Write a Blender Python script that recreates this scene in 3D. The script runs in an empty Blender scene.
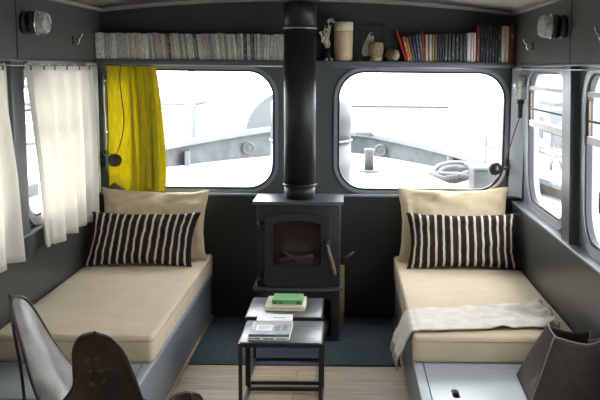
import bpy, bmesh, math, random
from math import pi, sin, cos, tan, radians, sqrt, atan2, atan
from mathutils import Vector, Matrix, noise
random.seed(7)
S = bpy.context.scene
COL = S.collection
V = Vector

# ------------------------------------------------------------------ materials
def new_mat(name):
    m = bpy.data.materials.new(name); m.use_nodes = True
    nt = m.node_tree
    b = nt.nodes['Principled BSDF']
    return m, nt, b
def nd(nt, kind, **kw):
    n = nt.nodes.new(kind)
    for k, v in kw.items():
        if k in n.inputs: n.inputs[k].default_value = v
        else: setattr(n, k, v)
    return n
def rgb(c): return (c[0], c[1], c[2], 1)
def mat(name, col, rough=.5, metal=0, var=.12, scale=12, bump=0, bscale=150, stretch=(1, 1, 1), spec=.5, sheen=0):
    m, nt, b = new_mat(name)
    b.inputs['Roughness'].default_value = rough; b.inputs['Metallic'].default_value = metal
    b.inputs['Specular IOR Level'].default_value = spec
    if sheen: b.inputs['Sheen Weight'].default_value = sheen
    tc = nd(nt, 'ShaderNodeTexCoord'); mp = nd(nt, 'ShaderNodeMapping'); mp.inputs['Scale'].default_value = stretch
    nt.links.new(tc.outputs['Object'], mp.inputs['Vector'])
    n = nd(nt, 'ShaderNodeTexNoise', Scale=scale, Detail=5.0)
    nt.links.new(mp.outputs[0], n.inputs['Vector'])
    r = nd(nt, 'ShaderNodeValToRGB')
    r.color_ramp.elements[0].position = .3; r.color_ramp.elements[1].position = .7
    r.color_ramp.elements[0].color = rgb([x*(1-var) for x in col]); r.color_ramp.elements[1].color = rgb([min(1, x*(1+var)) for x in col])
    nt.links.new(n.outputs['Fac'], r.inputs[0]); nt.links.new(r.outputs[0], b.inputs['Base Color'])
    if bump:
        n2 = nd(nt, 'ShaderNodeTexNoise', Scale=bscale, Detail=3.0); nt.links.new(mp.outputs[0], n2.inputs['Vector'])
        bp = nd(nt, 'ShaderNodeBump', Strength=bump, Distance=.01)
        nt.links.new(n2.outputs['Fac'], bp.inputs['Height']); nt.links.new(bp.outputs[0], b.inputs['Normal'])
    return m
def weave_mat(name, col, var=.1, rough=.95, freq=900, bump=.15, broad=7):
    m = mat(name, col, rough, 0, var, broad, 0, spec=.15, sheen=.15)
    nt = m.node_tree; b = nt.nodes['Principled BSDF']
    tc = nd(nt, 'ShaderNodeTexCoord')
    n = nd(nt, 'ShaderNodeTexNoise', Scale=freq/3, Detail=2.0); nt.links.new(tc.outputs['Object'], n.inputs['Vector'])
    bp = nd(nt, 'ShaderNodeBump', Strength=bump, Distance=.004)
    nt.links.new(n.outputs['Fac'], bp.inputs['Height']); nt.links.new(bp.outputs[0], b.inputs['Normal'])
    return m
def cloth_mat(name, col, trans=.5, var=.1):
    """thin woven curtain: diffuse front, light soaking through from behind"""
    m, nt, b = new_mat(name)
    out = nt.nodes['Material Output']; nt.nodes.remove(b)
    tc = nd(nt, 'ShaderNodeTexCoord'); mp = nd(nt, 'ShaderNodeMapping'); mp.inputs['Scale'].default_value = (160, 160, 12)
    nt.links.new(tc.outputs['Object'], mp.inputs['Vector'])
    n = nd(nt, 'ShaderNodeTexNoise', Scale=1.0, Detail=4.0); nt.links.new(mp.outputs[0], n.inputs['Vector'])
    r = nd(nt, 'ShaderNodeValToRGB'); r.color_ramp.elements[0].position = .3; r.color_ramp.elements[1].position = .7
    r.color_ramp.elements[0].color = rgb([x*(1-var) for x in col]); r.color_ramp.elements[1].color = rgb([min(1, x*(1+var)) for x in col])
    nt.links.new(n.outputs['Fac'], r.inputs[0])
    d = nd(nt, 'ShaderNodeBsdfDiffuse'); t = nd(nt, 'ShaderNodeBsdfTranslucent'); mx = nd(nt, 'ShaderNodeMixShader'); mx.inputs[0].default_value = trans
    nt.links.new(r.outputs[0], d.inputs[0]); nt.links.new(r.outputs[0], t.inputs[0])
    nt.links.new(d.outputs[0], mx.inputs[1]); nt.links.new(t.outputs[0], mx.inputs[2]); nt.links.new(mx.outputs[0], out.inputs[0])
    return m
def glass_mat(name, tint=(1, 1, 1), gloss=1.0):
    m, nt, b = new_mat(name)
    out = nt.nodes['Material Output']; nt.nodes.remove(b)
    n = nd(nt, 'ShaderNodeTexNoise', Scale=3.0)
    r = nd(nt, 'ShaderNodeValToRGB'); r.color_ramp.elements[0].color = rgb([x*.97 for x in tint]); r.color_ramp.elements[1].color = rgb(tint)
    nt.links.new(n.outputs['Fac'], r.inputs[0])
    t = nd(nt, 'ShaderNodeBsdfTransparent'); g = nd(nt, 'ShaderNodeBsdfGlossy', Roughness=.02)
    nt.links.new(r.outputs[0], t.inputs[0])
    f = nd(nt, 'ShaderNodeLayerWeight', Blend=.5); pw = nd(nt, 'ShaderNodeMath', operation='POWER'); pw.inputs[1].default_value = 5
    nt.links.new(f.outputs['Facing'], pw.inputs[0])
    mm = nd(nt, 'ShaderNodeMath', operation='MULTIPLY_ADD'); mm.inputs[1].default_value = .25*gloss; mm.inputs[2].default_value = .03*gloss
    nt.links.new(pw.outputs[0], mm.inputs[0])
    mx = nd(nt, 'ShaderNodeMixShader')
    nt.links.new(mm.outputs[0], mx.inputs[0]); nt.links.new(t.outputs[0], mx.inputs[1]); nt.links.new(g.outputs[0], mx.inputs[2]); nt.links.new(mx.outputs[0], out.inputs[0])
    return m
def stripe_mat(name):
    """woven stripes along U: dark brown bands, cream lines, maroon threads in every third band"""
    m, nt, b = new_mat(name); b.inputs['Roughness'].default_value = .95; b.inputs['Specular IOR Level'].default_value = .1
    uv = nd(nt, 'ShaderNodeUVMap'); sx = nd(nt, 'ShaderNodeSeparateXYZ'); nt.links.new(uv.outputs[0], sx.inputs[0])
    def fr(k, off):
        a = nd(nt, 'ShaderNodeMath', operation='MULTIPLY_ADD'); a.inputs[1].default_value = k; a.inputs[2].default_value = off
        nt.links.new(sx.outputs[0], a.inputs[0])
        f = nd(nt, 'ShaderNodeMath', operation='FRACT'); nt.links.new(a.outputs[0], f.inputs[0]); return f
    f1 = fr(14.5, .2); f2 = fr(14.5/3, .2/3)
    r1 = nd(nt, 'ShaderNodeValToRGB'); r1.color_ramp.interpolation = 'CONSTANT'
    e = r1.color_ramp.elements
    dark = (.022, .016, .017, 1); mid = (.05, .038, .038, 1); cream = (.70, .63, .52, 1)
    e[0].position = 0; e[0].color = dark; e[1].position = .71; e[1].color = cream
    for p, c in ((.12, mid), (.2, dark), (.5, mid), (.58, dark)):
        q = e.new(p); q.color = c
    r2 = nd(nt, 'ShaderNodeValToRGB'); r2.color_ramp.interpolation = 'CONSTANT'
    e2 = r2.color_ramp.elements; e2[0].color = (0, 0, 0, 1); e2[1].position = .09; e2[1].color = (1, 1, 1, 1)
    q = e2.new(.125); q.color = (0, 0, 0, 1)
    nt.links.new(f1.outputs[0], r1.inputs[0]); nt.links.new(f2.outputs[0], r2.inputs[0])
    mx = nd(nt, 'ShaderNodeMix', data_type='RGBA')
    nt.links.new(r2.outputs[0], mx.inputs[0]); nt.links.new(r1.outputs[0], mx.inputs[6]); mx.inputs[7].default_value = (.085, .018, .022, 1)
    n = nd(nt, 'ShaderNodeTexNoise', Scale=250.0)
    tc = nd(nt, 'ShaderNodeTexCoord'); nt.links.new(tc.outputs['Object'], n.inputs['Vector'])
    mx2 = nd(nt, 'ShaderNodeMix', data_type='RGBA', blend_type='MULTIPLY'); mx2.inputs[0].default_value = .5
    nt.links.new(mx.outputs[2], mx2.inputs[6]); nt.links.new(n.outputs['Fac'], mx2.inputs[7])
    nt.links.new(mx2.outputs[2], b.inputs['Base Color'])
    return m
def plank_mat(name):
    m, nt, b = new_mat(name); b.inputs['Roughness'].default_value = .5
    tc = nd(nt, 'ShaderNodeTexCoord')
    br = nd(nt, 'ShaderNodeTexBrick'); br.inputs['Scale'].default_value = 1
    br.inputs['Brick Width'].default_value = 1.3; br.inputs['Row Height'].default_value = .16; br.inputs['Mortar Size'].default_value = .0016
    br.inputs['Color1'].default_value = (.57, .455, .33, 1); br.inputs['Color2'].default_value = (.46, .36, .255, 1); br.inputs['Mortar'].default_value = (.15, .11, .08, 1)
    mp = nd(nt, 'ShaderNodeMapping'); nt.links.new(tc.outputs['Object'], mp.inputs[0]); nt.links.new(mp.outputs[0], br.inputs[0])
    mp2 = nd(nt, 'ShaderNodeMapping'); mp2.inputs['Scale'].default_value = (2.2, 40, 1); nt.links.new(tc.outputs['Object'], mp2.inputs[0])
    n = nd(nt, 'ShaderNodeTexNoise', Scale=1.6, Detail=8.0); nt.links.new(mp2.outputs[0], n.inputs[0])
    r = nd(nt, 'ShaderNodeValToRGB'); r.color_ramp.elements[0].position = .3; r.color_ramp.elements[0].color = (.62, .58, .54, 1); r.color_ramp.elements[1].position = .65; r.color_ramp.elements[1].color = (1, 1, 1, 1)
    nt.links.new(n.outputs[0], r.inputs[0])
    mx = nd(nt, 'ShaderNodeMix', data_type='RGBA', blend_type='MULTIPLY'); mx.inputs[0].default_value = 1
    nt.links.new(br.outputs[0], mx.inputs[6]); nt.links.new(r.outputs[0], mx.inputs[7]); nt.links.new(mx.outputs[2], b.inputs['Base Color'])
    return m
_book = {}
def book_mat(col, marks=(.12, .11, .1), dens=.56, rough=.6):
    """a spine: plain colour with a column of small title marks"""
    key = (col, marks, dens)
    if key in _book: return _book[key]
    m, nt, b = new_mat('book spine %d' % len(_book)); b.inputs['Roughness'].default_value = rough
    tc = nd(nt, 'ShaderNodeTexCoord'); oi = nd(nt, 'ShaderNodeObjectInfo')
    sx = nd(nt, 'ShaderNodeSeparateXYZ'); nt.links.new(tc.outputs['Generated'], sx.inputs[0])
    def op(kind, a, bv, c=None):
        q = nd(nt, 'ShaderNodeMath', operation=kind)
        for k, w in enumerate((a, bv, c)):
            if w is None: continue
            if isinstance(w, (int, float)): q.inputs[k].default_value = w
            else: nt.links.new(w, q.inputs[k])
        return q.outputs[0]
    rd = op('MULTIPLY', oi.outputs['Random'], 57.0)
    near = op('LESS_THAN', op('ABSOLUTE', op('SUBTRACT', sx.outputs[0], .5), 0), .24)
    cz = nd(nt, 'ShaderNodeCombineXYZ'); nt.links.new(op('MULTIPLY_ADD', sx.outputs[2], 26.0, rd), cz.inputs[2]); nt.links.new(op('MULTIPLY', sx.outputs[0], 2.5), cz.inputs[0])
    n = nd(nt, 'ShaderNodeTexNoise', Scale=1.0, Detail=1.0); nt.links.new(cz.outputs[0], n.inputs[0])
    cw = nd(nt, 'ShaderNodeCombineXYZ'); nt.links.new(op('MULTIPLY_ADD', sx.outputs[2], 5.0, rd), cw.inputs[2])
    n2 = nd(nt, 'ShaderNodeTexNoise', Scale=1.0, Detail=0.0); nt.links.new(cw.outputs[0], n2.inputs[0])
    mark = op('MULTIPLY', op('MULTIPLY', near, op('GREATER_THAN', n.outputs[0], .50)), op('GREATER_THAN', n2.outputs[0], dens))
    mark = op('MULTIPLY', mark, .8)
    mx = nd(nt, 'ShaderNodeMix', data_type='RGBA'); nt.links.new(mark, mx.inputs[0]); mx.inputs[6].default_value = rgb(col); mx.inputs[7].default_value = rgb(marks)
    nt.links.new(mx.outputs[2], b.inputs['Base Color'])
    _book[key] = m
    return m

M = {}
M['paint'] = mat('grey-blue gloss paint', (.068, .075, .080), .38, var=.05, scale=3, bump=.03, bscale=40)
M['paintshade'] = mat('upper wall paint with shade', (.026, .028, .030), .42, var=.06, scale=3, bump=.03, bscale=40)  # wall paint darkened for the dimmer light on the upper panel
M['paintlit'] = mat('wall paint with window light', (.155, .172, .185), .36, var=.05, scale=3)  # wall paint lightened: window light on the side band put into the colour
M['sidelow'] = mat('dark grey lining paint', (.040, .041, .040), .36, var=.06, scale=3)
M['cornerlit'] = mat('corner paint with window light', (.34, .375, .40), .36, var=.05, scale=5)  # corner brightness from the windows painted into the colour
M['skirtshade'] = mat('lower wall paint with shade', (.013, .0135, .0135), .5, var=.06, scale=3)  # deep shade under the front windows painted into the colour
M['panel'] = mat('warm grey panel paint', (.062, .063, .060), .45, var=.05, scale=3)
M['frame'] = mat('light grey window frame paint', (.20, .225, .245), .35, var=.05, scale=5)
M['gasket'] = mat('black rubber gasket', (.012, .012, .013), .5, var=.1)
M['metal'] = mat('dull aluminium', (.40, .41, .42), .35, .8, var=.08, scale=30)
M['railwhite'] = mat('worn white paint', (.68, .68, .66), .5, var=.12, scale=20)
M['jamb'] = mat('bare brown timber', (.16, .10, .065), .6, var=.2, scale=20, stretch=(6, 6, 1))
M['ceiling'] = mat('cream ceiling paint', (.27, .255, .215), .6, var=.04, scale=2)
M['carpet'] = mat('dark blue grey carpet', (.070, .092, .112), .95, var=.25, scale=40, bump=.4, bscale=350, spec=.1)
M['planks'] = plank_mat('pale oak planks')
M['woodtrim'] = mat('oak strip', (.42, .30, .18), .5, var=.15, scale=10, stretch=(20, 2, 20))
M['lid'] = mat('lid paint with sky light', (.30, .335, .365), .34, var=.04, scale=3)  # base paint made paler, sky light on the top put into the colour
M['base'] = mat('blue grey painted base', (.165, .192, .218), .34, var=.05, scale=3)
M['linen'] = weave_mat('natural linen', (.53, .44, .31), .06)
M['linenp'] = weave_mat('washed linen', (.52, .425, .29), .07)
M['piping'] = weave_mat('linen piping', (.36, .29, .2), .06)
M['stripe'] = stripe_mat('striped weave')
M['throw'] = weave_mat('grey wool throw', (.60, .55, .50), .12, freq=500, bump=.5, broad=14)
M['fringe'] = weave_mat('wool fringe', (.38, .33, .29), .12)
M['iron'] = mat('matt black cast iron', (.0135, .0150, .0165), .58, spec=.35, metal=.0, var=.15, scale=25, bump=.06, bscale=220)
M['irontop'] = mat('warm grey stove top', (.075, .085, .092), .32, .35, var=.1, scale=20)
M['flue'] = mat('black enamel flue', (.009, .009, .010), .46, spec=.3, metal=.0, var=.1, scale=9)
M['steel'] = mat('bright steel', (.6, .6, .6), .25, 1)
M['chrome'] = mat('worn chrome', (.55, .55, .54), .12, 1, var=.1)
M['stoveglass'] = None
M['ember'] = mat('charred logs', (.035, .018, .013), .9, var=.6, scale=25)
M['firebrick'] = mat('sooty firebrick', (.03, .017, .014), .95, var=.4, scale=8)
M['handlewood'] = mat('turned wooden grip', (.17, .10, .07), .45, var=.2, scale=20)
M['tableframe'] = mat('black steel tube', (.014, .014, .015), .4, .2, var=.1)
M['tabletop'] = mat('brushed dark zinc', (.135, .145, .152), .36, .6, var=.35, scale=7, stretch=(2, 5, 1))
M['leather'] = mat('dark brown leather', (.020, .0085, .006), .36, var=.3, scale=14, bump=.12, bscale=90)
M['leathersheen'] = mat('brown leather with painted sheen', (.21, .19, .18), .36, var=.35, scale=10, bump=.15, bscale=60)  # grey is window sheen on the sling's inner face, painted into the colour
M['felt'] = weave_mat('grey brown felt', (.072, .056, .045), .12, freq=700, bump=.5, broad=40)
M['feltedge'] = weave_mat('pale felt edge', (.30, .27, .24), .08)
M['linenwhite'] = cloth_mat('off white linen curtain', (.74, .71, .65), .42, .05)
M['yellow'] = cloth_mat('mustard yellow curtain', (.63, .55, .042), .47, .2)
M['black'] = mat('black plastic', (.012, .012, .012), .45, var=.1)
def _lampglass():
    m = mat('ribbed lamp glass', (.66, .64, .58), .06, 0, .35, 60)
    m.node_tree.nodes['Principled BSDF'].inputs['Alpha'].default_value = .42
    return m
M['bulb'] = _lampglass()
M['pane'] = glass_mat('window glass', (.985, .995, .99), 1.0)
M['bakelite'] = mat('brown black enamel shade', (.018, .012, .010), .3, var=.2, scale=20)
M['brass'] = mat('aged brass', (.20, .16, .10), .35, .9)
M['cord'] = mat('black rubber cord', (.015, .015, .015), .6)
M['cordpale'] = mat('tan cable', (.40, .33, .24), .6)
M['vase'] = mat('speckled tan stoneware', (.46, .34, .21), .6, var=.18, scale=60, bump=.2, bscale=90)
M['vaserim'] = mat('pale stoneware glaze', (.50, .42, .30), .5, var=.1, scale=60)
M['woven'] = mat('woven brown cane', (.30, .21, .12), .7, var=.5, scale=55, bump=.5, bscale=110)
M['stone'] = mat('rough tan stone', (.34, .25, .15), .85, var=.5, scale=30, bump=.6, bscale=60)
M['stonedk'] = mat('dark stone rind', (.12, .09, .065), .9, var=.4, scale=20)
M['frameblk'] = mat('black picture frame', (.010, .010, .010), .5)
M['photoblk'] = mat('dark print', (.014, .014, .015), .4)
M['printgrey'] = mat('grey print line', (.07, .07, .07), .6)
M['printpale'] = mat('pale printed figure', (.50, .47, .42), .7, var=.12, scale=60)
M['dried'] = mat('dried pale stems', (.50, .45, .36), .8, var=.25, scale=30)
M['darkvase'] = mat('black glazed vase', (.013, .012, .012), .35)
M['paper'] = mat('book paper', (.66, .60, .48), .8, var=.08, scale=90, stretch=(1, 1, 30))
M['green'] = mat('green cloth cover', (.13, .34, .13), .7, var=.12, scale=30)
M['greendk'] = mat('dark green print', (.05, .13, .05), .7)
M['creamcov'] = mat('cream paper cover', (.72, .66, .52), .6, var=.05)
M['greycov'] = mat('grey photographic cover', (.27, .31, .35), .45, var=.25, scale=18)
M['slate'] = mat('slate print', (.12, .145, .17), .5, var=.1)
M['whitecov'] = mat('white cover', (.78, .78, .77), .45, var=.04)
M['redprint'] = mat('red print', (.55, .12, .10), .6)
M['darkprint'] = mat('dark print ink', (.06, .06, .07), .6)
M['log'] = mat('split birch', (.24, .15, .07), .85, var=.3, scale=12, stretch=(8, 2, 8))
M['bark'] = mat('dark bark', (.09, .06, .04), .95, var=.4, scale=25)
M['deck'] = mat('pale deck paint', (.55, .54, .50), .7, var=.08, scale=4)
M['bulwark'] = mat('weathered grey bulwark paint', (.055, .063, .070), .6, var=.35, scale=7, bump=.1, bscale=20)
M['caprail'] = mat('pale blue grey rail paint', (.10, .112, .122), .5, var=.08, scale=5)
M['trunk'] = mat('grey steel trunk paint', (.050, .056, .061), .5, var=.06, scale=4)
M['rope'] = mat('pale grey hose', (.085, .088, .092), .7, var=.2, scale=40)
M['farpale'] = mat('far pale paint', (.225, .235, .245), .8, var=.1, scale=1)
M['farline'] = mat('far grey paint', (.075, .082, .088), .8, var=.1, scale=1)
M['fardark'] = mat('far dark paint', (.06, .07, .08), .6, var=.1, scale=2)
M['fartan'] = mat('far varnished timber', (.20, .17, .13), .7, var=.15, scale=2)
M['water'] = mat('harbour water', (.20, .24, .25), .12, var=.1, scale=.5, bump=.3, bscale=3)
def _sg():
    m, nt, b = new_mat('smoked stove glass')
    b.inputs['Base Color'].default_value = (.03, .016, .012, 1); b.inputs['Roughness'].default_value = .06
    b.inputs['Alpha'].default_value = .50
    n = nd(nt, 'ShaderNodeTexNoise', Scale=9.0); r = nd(nt, 'ShaderNodeValToRGB')
    r.color_ramp.elements[0].color = (.010, .006, .005, 1); r.color_ramp.elements[1].color = (.040, .022, .016, 1)
    nt.links.new(n.outputs[0], r.inputs[0]); nt.links.new(r.outputs[0], b.inputs['Base Color'])
    return m
M['stoveglass'] = _sg()

# ------------------------------------------------------------------ mesh tools
class MB:
    def __init__(s): s.bm = bmesh.new(); s.uv = None
    def add(s, verts, faces, smooth=False, uvs=None):
        vs = [s.bm.verts.new(v) for v in verts]
        for f in faces:
            try: fc = s.bm.faces.new([vs[i] for i in f])
            except ValueError: continue
            fc.smooth = smooth
            if uvs:
                if s.uv is None: s.uv = s.bm.loops.layers.uv.new('UVMap')
                for lp, i in zip(fc.loops, f): lp[s.uv].uv = uvs[i]
        return vs
    def box(s, x0, x1, y0, y1, z0, z1, bev=0, seg=2, mtx=None):
        b = bmesh.new()
        vs = [b.verts.new((x, y, z)) for z in (z0, z1) for y in (y0, y1) for x in (x0, x1)]
        for f in ((0, 2, 3, 1), (4, 5, 7, 6), (0, 1, 5, 4), (2, 6, 7, 3), (0, 4, 6, 2), (1, 3, 7, 5)): b.faces.new([vs[i] for i in f])
        if bev:
            bmesh.ops.bevel(b, geom=list(b.edges), offset=bev, segments=seg, profile=.5, affect='EDGES')
            for f in b.faces: f.smooth = True
        s.merge(b, mtx); return s
    def merge(s, b, mtx=None):
        if mtx is not None: bmesh.ops.transform(b, matrix=mtx, verts=list(b.verts))
        me = bpy.data.meshes.new('t'); b.to_mesh(me); b.free(); s.bm.from_mesh(me); bpy.data.meshes.remove(me)
    def tube(s, pts, r, n=10, cap=True, smooth=True):
        pts = [V(p) for p in pts]; rs = r if isinstance(r, (list, tuple)) else [r]*len(pts)
        vs, fs = [], []; up = None
        for i, p in enumerate(pts):
            t = (pts[min(i+1, len(pts)-1)] - pts[max(i-1, 0)])
            t = t.normalized() if t.length > 1e-9 else V((0, 0, 1))
            if up is None:
                up = V((0, 0, 1)) if abs(t.z) < .9 else V((1, 0, 0))
            a = t.cross(up).normalized(); bb = a.cross(t).normalized(); up = bb
            for k in range(n):
                an = 2*pi*k/n; vs.append(p + a*cos(an)*rs[i] + bb*sin(an)*rs[i])
        for i in range(len(pts)-1):
            for k in range(n): fs.append((i*n+k, i*n+(k+1) % n, (i+1)*n+(k+1) % n, (i+1)*n+k))
        if cap: fs.append(tuple(range(n-1, -1, -1))); fs.append(tuple((len(pts)-1)*n+k for k in range(n)))
        s.add(vs, fs, smooth); return s
    def lathe(s, prof, c=(0, 0, 0), axis='z', n=28, smooth=True):
        vs, fs = [], []
        c = V(c)
        for r, h in prof:
            for k in range(n):
                a = 2*pi*k/n; p = (r*cos(a), r*sin(a), h)
                if axis == 'x': p = (h, p[0], p[1])
                elif axis == 'y': p = (p[0], h, p[1])
                vs.append(c + V(p))
        for i in range(len(prof)-1):
            for k in range(n): fs.append((i*n+k, i*n+(k+1) % n, (i+1)*n+(k+1) % n, (i+1)*n+k))
        fs.append(tuple(range(n-1, -1, -1))); fs.append(tuple((len(prof)-1)*n+k for k in range(n)))
        s.add(vs, fs, smooth); return s
    def grid(s, fn, nu, nv, closeu=False, uv=False, smooth=True):
        vs, fs, us = [], [], []
        for j in range(nv+1):
            for i in range(nu+1): vs.append(fn(i/nu, j/nv)); us.append((i/nu, j/nv))
        w = nu+1
        for j in range(nv):
            for i in range(nu): fs.append((j*w+i, j*w+i+1, (j+1)*w+i+1, (j+1)*w+i))
        s.add(vs, fs, smooth, us if uv else None); return s
    def torus(s, c, R, r, nrm=(0, 0, 1), n=20, m=8):
        nrm = V(nrm).normalized(); a = nrm.orthogonal().normalized(); b = nrm.cross(a); c = V(c)
        vs, fs = [], []
        for i in range(n):
            d = a*cos(2*pi*i/n)+b*sin(2*pi*i/n)
            for k in range(m): vs.append(c + d*(R+r*cos(2*pi*k/m)) + nrm*r*sin(2*pi*k/m))
        for i in range(n):
            for k in range(m): fs.append((i*m+k, ((i+1) % n)*m+k, ((i+1) % n)*m+(k+1) % m, i*m+(k+1) % m))
        s.add(vs, fs, True); return s
    def ring(s, outer, inner, mp, d0, d1, smooth=False):
        """solid ring between two matching loops of (u, v), from depth d0 to d1"""
        n = len(outer); vs = [mp(u, v, d) for d in (d0, d1) for lp in (outer, inner) for (u, v) in lp]; fs = []
        for i in range(n):
            j = (i+1) % n
            fs += [(i, j, n+j, n+i), (2*n+j, 2*n+i, 3*n+i, 3*n+j), (i, 2*n+i, 2*n+j, j), (n+j, 3*n+j, 3*n+i, n+i)]
        s.add(vs, fs, smooth); return s
    def slab(s, loop, mp, d0, d1, smooth=False):
        n = len(loop); vs = [mp(u, v, d) for d in (d0, d1) for (u, v) in loop]
        fs = [tuple(range(n)), tuple(range(2*n-1, n-1, -1))] + [(i, n+i, n+(i+1) % n, (i+1) % n) for i in range(n)]
        s.add(vs, fs, smooth); return s
    def build(s, name, m, parent=None, origin=None, merge=False):
        bm = s.bm
        if merge: bmesh.ops.remove_doubles(bm, verts=list(bm.verts), dist=1e-5)
        bmesh.ops.recalc_face_normals(bm, faces=list(bm.faces))
        if parent is not None: o0 = V(parent['_o'])
        elif origin is not None: o0 = V(origin)
        else:
            xs = [v.co for v in bm.verts]
            o0 = V(((min(c.x for c in xs)+max(c.x for c in xs))/2, (min(c.y for c in xs)+max(c.y for c in xs))/2, min(c.z for c in xs)))
        bmesh.ops.translate(bm, vec=-o0, verts=list(bm.verts))
        me = bpy.data.meshes.new(name); bm.to_mesh(me); bm.free()
        me.materials.append(m)
        o = bpy.data.objects.new(name, me); COL.objects.link(o)
        o['_o'] = tuple(o0)
        if parent is not None: o.parent = parent
        else: o.location = o0
        return o
def tag(o, label=None, cat=None, group=None, kind=None):
    if label: o['label'] = label
    if cat: o['category'] = cat
    if group: o['group'] = group
    if kind: o['kind'] = kind
    return o
def thing(name, loc, label, cat, group=None):
    o = bpy.data.objects.new(name, None); o.empty_display_size = .05; COL.objects.link(o)
    o.location = loc; o['_o'] = tuple(loc)
    return tag(o, label, cat, group)
def struct(o): o['kind'] = 'structure'; return o
def mod(o, kind, **kw):
    md = o.modifiers.new(kind.title(), kind)
    for k, v in kw.items(): setattr(md, k, v)
    return o
def rrect(u0, u1, v0, v1, r, n=8):
    out = []
    for cx, cy, a0 in ((u1-r, v1-r, 0), (u0+r, v1-r, pi/2), (u0+r, v0+r, pi), (u1-r, v0+r, 3*pi/2)):
        for k in range(n+1):
            a = a0 + pi/2*k/n; out.append((cx+r*cos(a), cy+r*sin(a)))
    return out
def project_loop(loop, u0, u1, v0, v1):
    cx, cy = (min(p[0] for p in loop)+max(p[0] for p in loop))/2, (min(p[1] for p in loop)+max(p[1] for p in loop))/2
    out = []
    for (u, v) in loop:
        dx, dy = u-cx, v-cy; t = 1e9
        if dx > 1e-9: t = min(t, (u1-cx)/dx)
        if dx < -1e-9: t = min(t, (u0-cx)/dx)
        if dy > 1e-9: t = min(t, (v1-cy)/dy)
        if dy < -1e-9: t = min(t, (v0-cy)/dy)
        out.append((cx+dx*t, cy+dy*t))
    for c in ((u0, v0), (u1, v0), (u1, v1), (u0, v1)):
        i = min(range(len(out)), key=lambda k: (out[k][0]-c[0])**2+(out[k][1]-c[1])**2); out[i] = c
    return out
def smooth_pts(pts, n=6):
    pts = [V(p) for p in pts]; out = []
    for i in range(len(pts)-1):
        p0, p1, p2, p3 = pts[max(i-1, 0)], pts[i], pts[i+1], pts[min(i+2, len(pts)-1)]
        for k in range(n):
            t = k/n
            out.append(.5*((2*p1)+(p2-p0)*t+(2*p0-5*p1+4*p2-p3)*t*t+(3*p1-p0-3*p2+p3)*t**3))
    out.append(pts[-1]); return out
_ones = 'first second third fourth fifth sixth seventh eighth ninth tenth eleventh twelfth thirteenth fourteenth fifteenth sixteenth seventeenth eighteenth nineteenth'.split()
_tens = {2: 'twent', 3: 'thirt', 4: 'fort', 5: 'fift', 6: 'sixt', 7: 'sevent'}
def ordinal(i):
    if i < 20: return _ones[i-1]
    t, u = divmod(i, 10)
    return _tens[t]+'ieth' if u == 0 else _tens[t]+'y-'+_ones[u-1]

# ------------------------------------------------------------------ camera
f_px, ppx, pitch, roll, H = 900., 346., atan(132/900.), radians(.55), 1.75
R0 = V((1, 0, 0)); F = V((0, cos(pitch), -sin(pitch))); U0 = V((0, sin(pitch), cos(pitch)))
Rv = R0*cos(roll) + U0*sin(roll); Uv = U0*cos(roll) - R0*sin(roll)
cam = bpy.data.cameras.new('camera'); co = bpy.data.objects.new('camera', cam); COL.objects.link(co)
cam.sensor_width = 36; cam.lens = f_px/600*36; cam.shift_x = -(ppx-300)/600; cam.clip_start = .05; cam.clip_end = 300
mw = Matrix((Rv, Uv, -F)).transposed().to_4x4(); mw.translation = V((0, 0, H)); co.matrix_world = mw
S.camera = co

# ------------------------------------------------------------------ the setting
W = 6.20                                  # inner face of the front wall
XC = -.28
YB = -1.2
def XR(z): return 1.19 + .035*(1.43-z)    # the right side leans in at the top
def XL(z): return -1.75
far = lambda u, v, d: (u, W+d, v)
rgt = lambda u, v, d: (XR(v)+d, u, v)
lft = lambda u, v, d: (XL(v)-d, u, v)
b = MB(); b.box(-1.95, 1.40, YB-.1, 6.3, -.06, 0); o = struct(b.build('floor', M['planks']))
# fitted carpet in front of the stove
b = MB(); b.box(-.925, .335, 5.134, W-.04, 0.0005, .008, .002); o = tag(b.build('carpet', M['carpet']), 'dark blue grey carpet laid under the stove between the beds', 'carpet')
# ceiling: slight camber
def ceil_z(x): return 2.215 - .085*((x-XC)/1.4)**2
b = MB()
nx = 24; vs = []; fs = []
for k, dz in ((0, 0), (1, .06)):
    for j, y in enumerate((YB-.1, 6.32)):
        for i in range(nx+1):
            x = -1.95 + 3.37*i/nx; vs.append((x, y, ceil_z(x)+dz))
n1 = nx+1
for i in range(nx):
    fs += [(i, i+1, n1+i+1, n1+i), (2*n1+i+1, 2*n1+i, 3*n1+i, 3*n1+i+1)]
fs += [(i, 2*n1+i, 2*n1+i+1, i+1) for i in range(nx)] + [(n1+i, n1+i+1, 3*n1+i+1, 3*n1+i) for i in range(nx)]
b.add(vs, fs, True); struct(b.build('ceiling', M['ceiling']))
# ceiling edge mouldings
for n_, y0, y1, fx in (('trim_1', W-.05, W-.002, None),):
    b = MB(); loop = []
    xs = [-1.67+2.785*i/16 for i in range(17)]
    vs = []; fs = []
    for x in xs:
        zc = ceil_z(x)
        vs += [(x, y0, zc-.001), (x, y1, zc-.001), (x, y1, zc-.024), (x, y0, zc-.020)]
    for i in range(16):
        for k in range(4): fs.append((i*4+k, i*4+(k+1) % 4, (i+1)*4+(k+1) % 4, (i+1)*4+k))
    fs += [(0, 1, 2, 3), (64, 67, 66, 65)]
    b.add(vs, fs); struct(b.build(n_, M['ceiling']))
for n_, x0, x1 in (('trim_2', -1.679, -1.645), ('trim_3', 1.085, 1.119)):
    b = MB(); zc = ceil_z((x0+x1)/2); b.box(x0, x1, YB, W-.052, zc-.022, zc-.003); struct(b.build(n_, M['ceiling']))
# thin batten across the ceiling that starts beside the flue
WIN_FAR = [(-1.64, -.498, .915, 1.728), (-.06, 1.085, .915, 1.728)]
RF = .185
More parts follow.
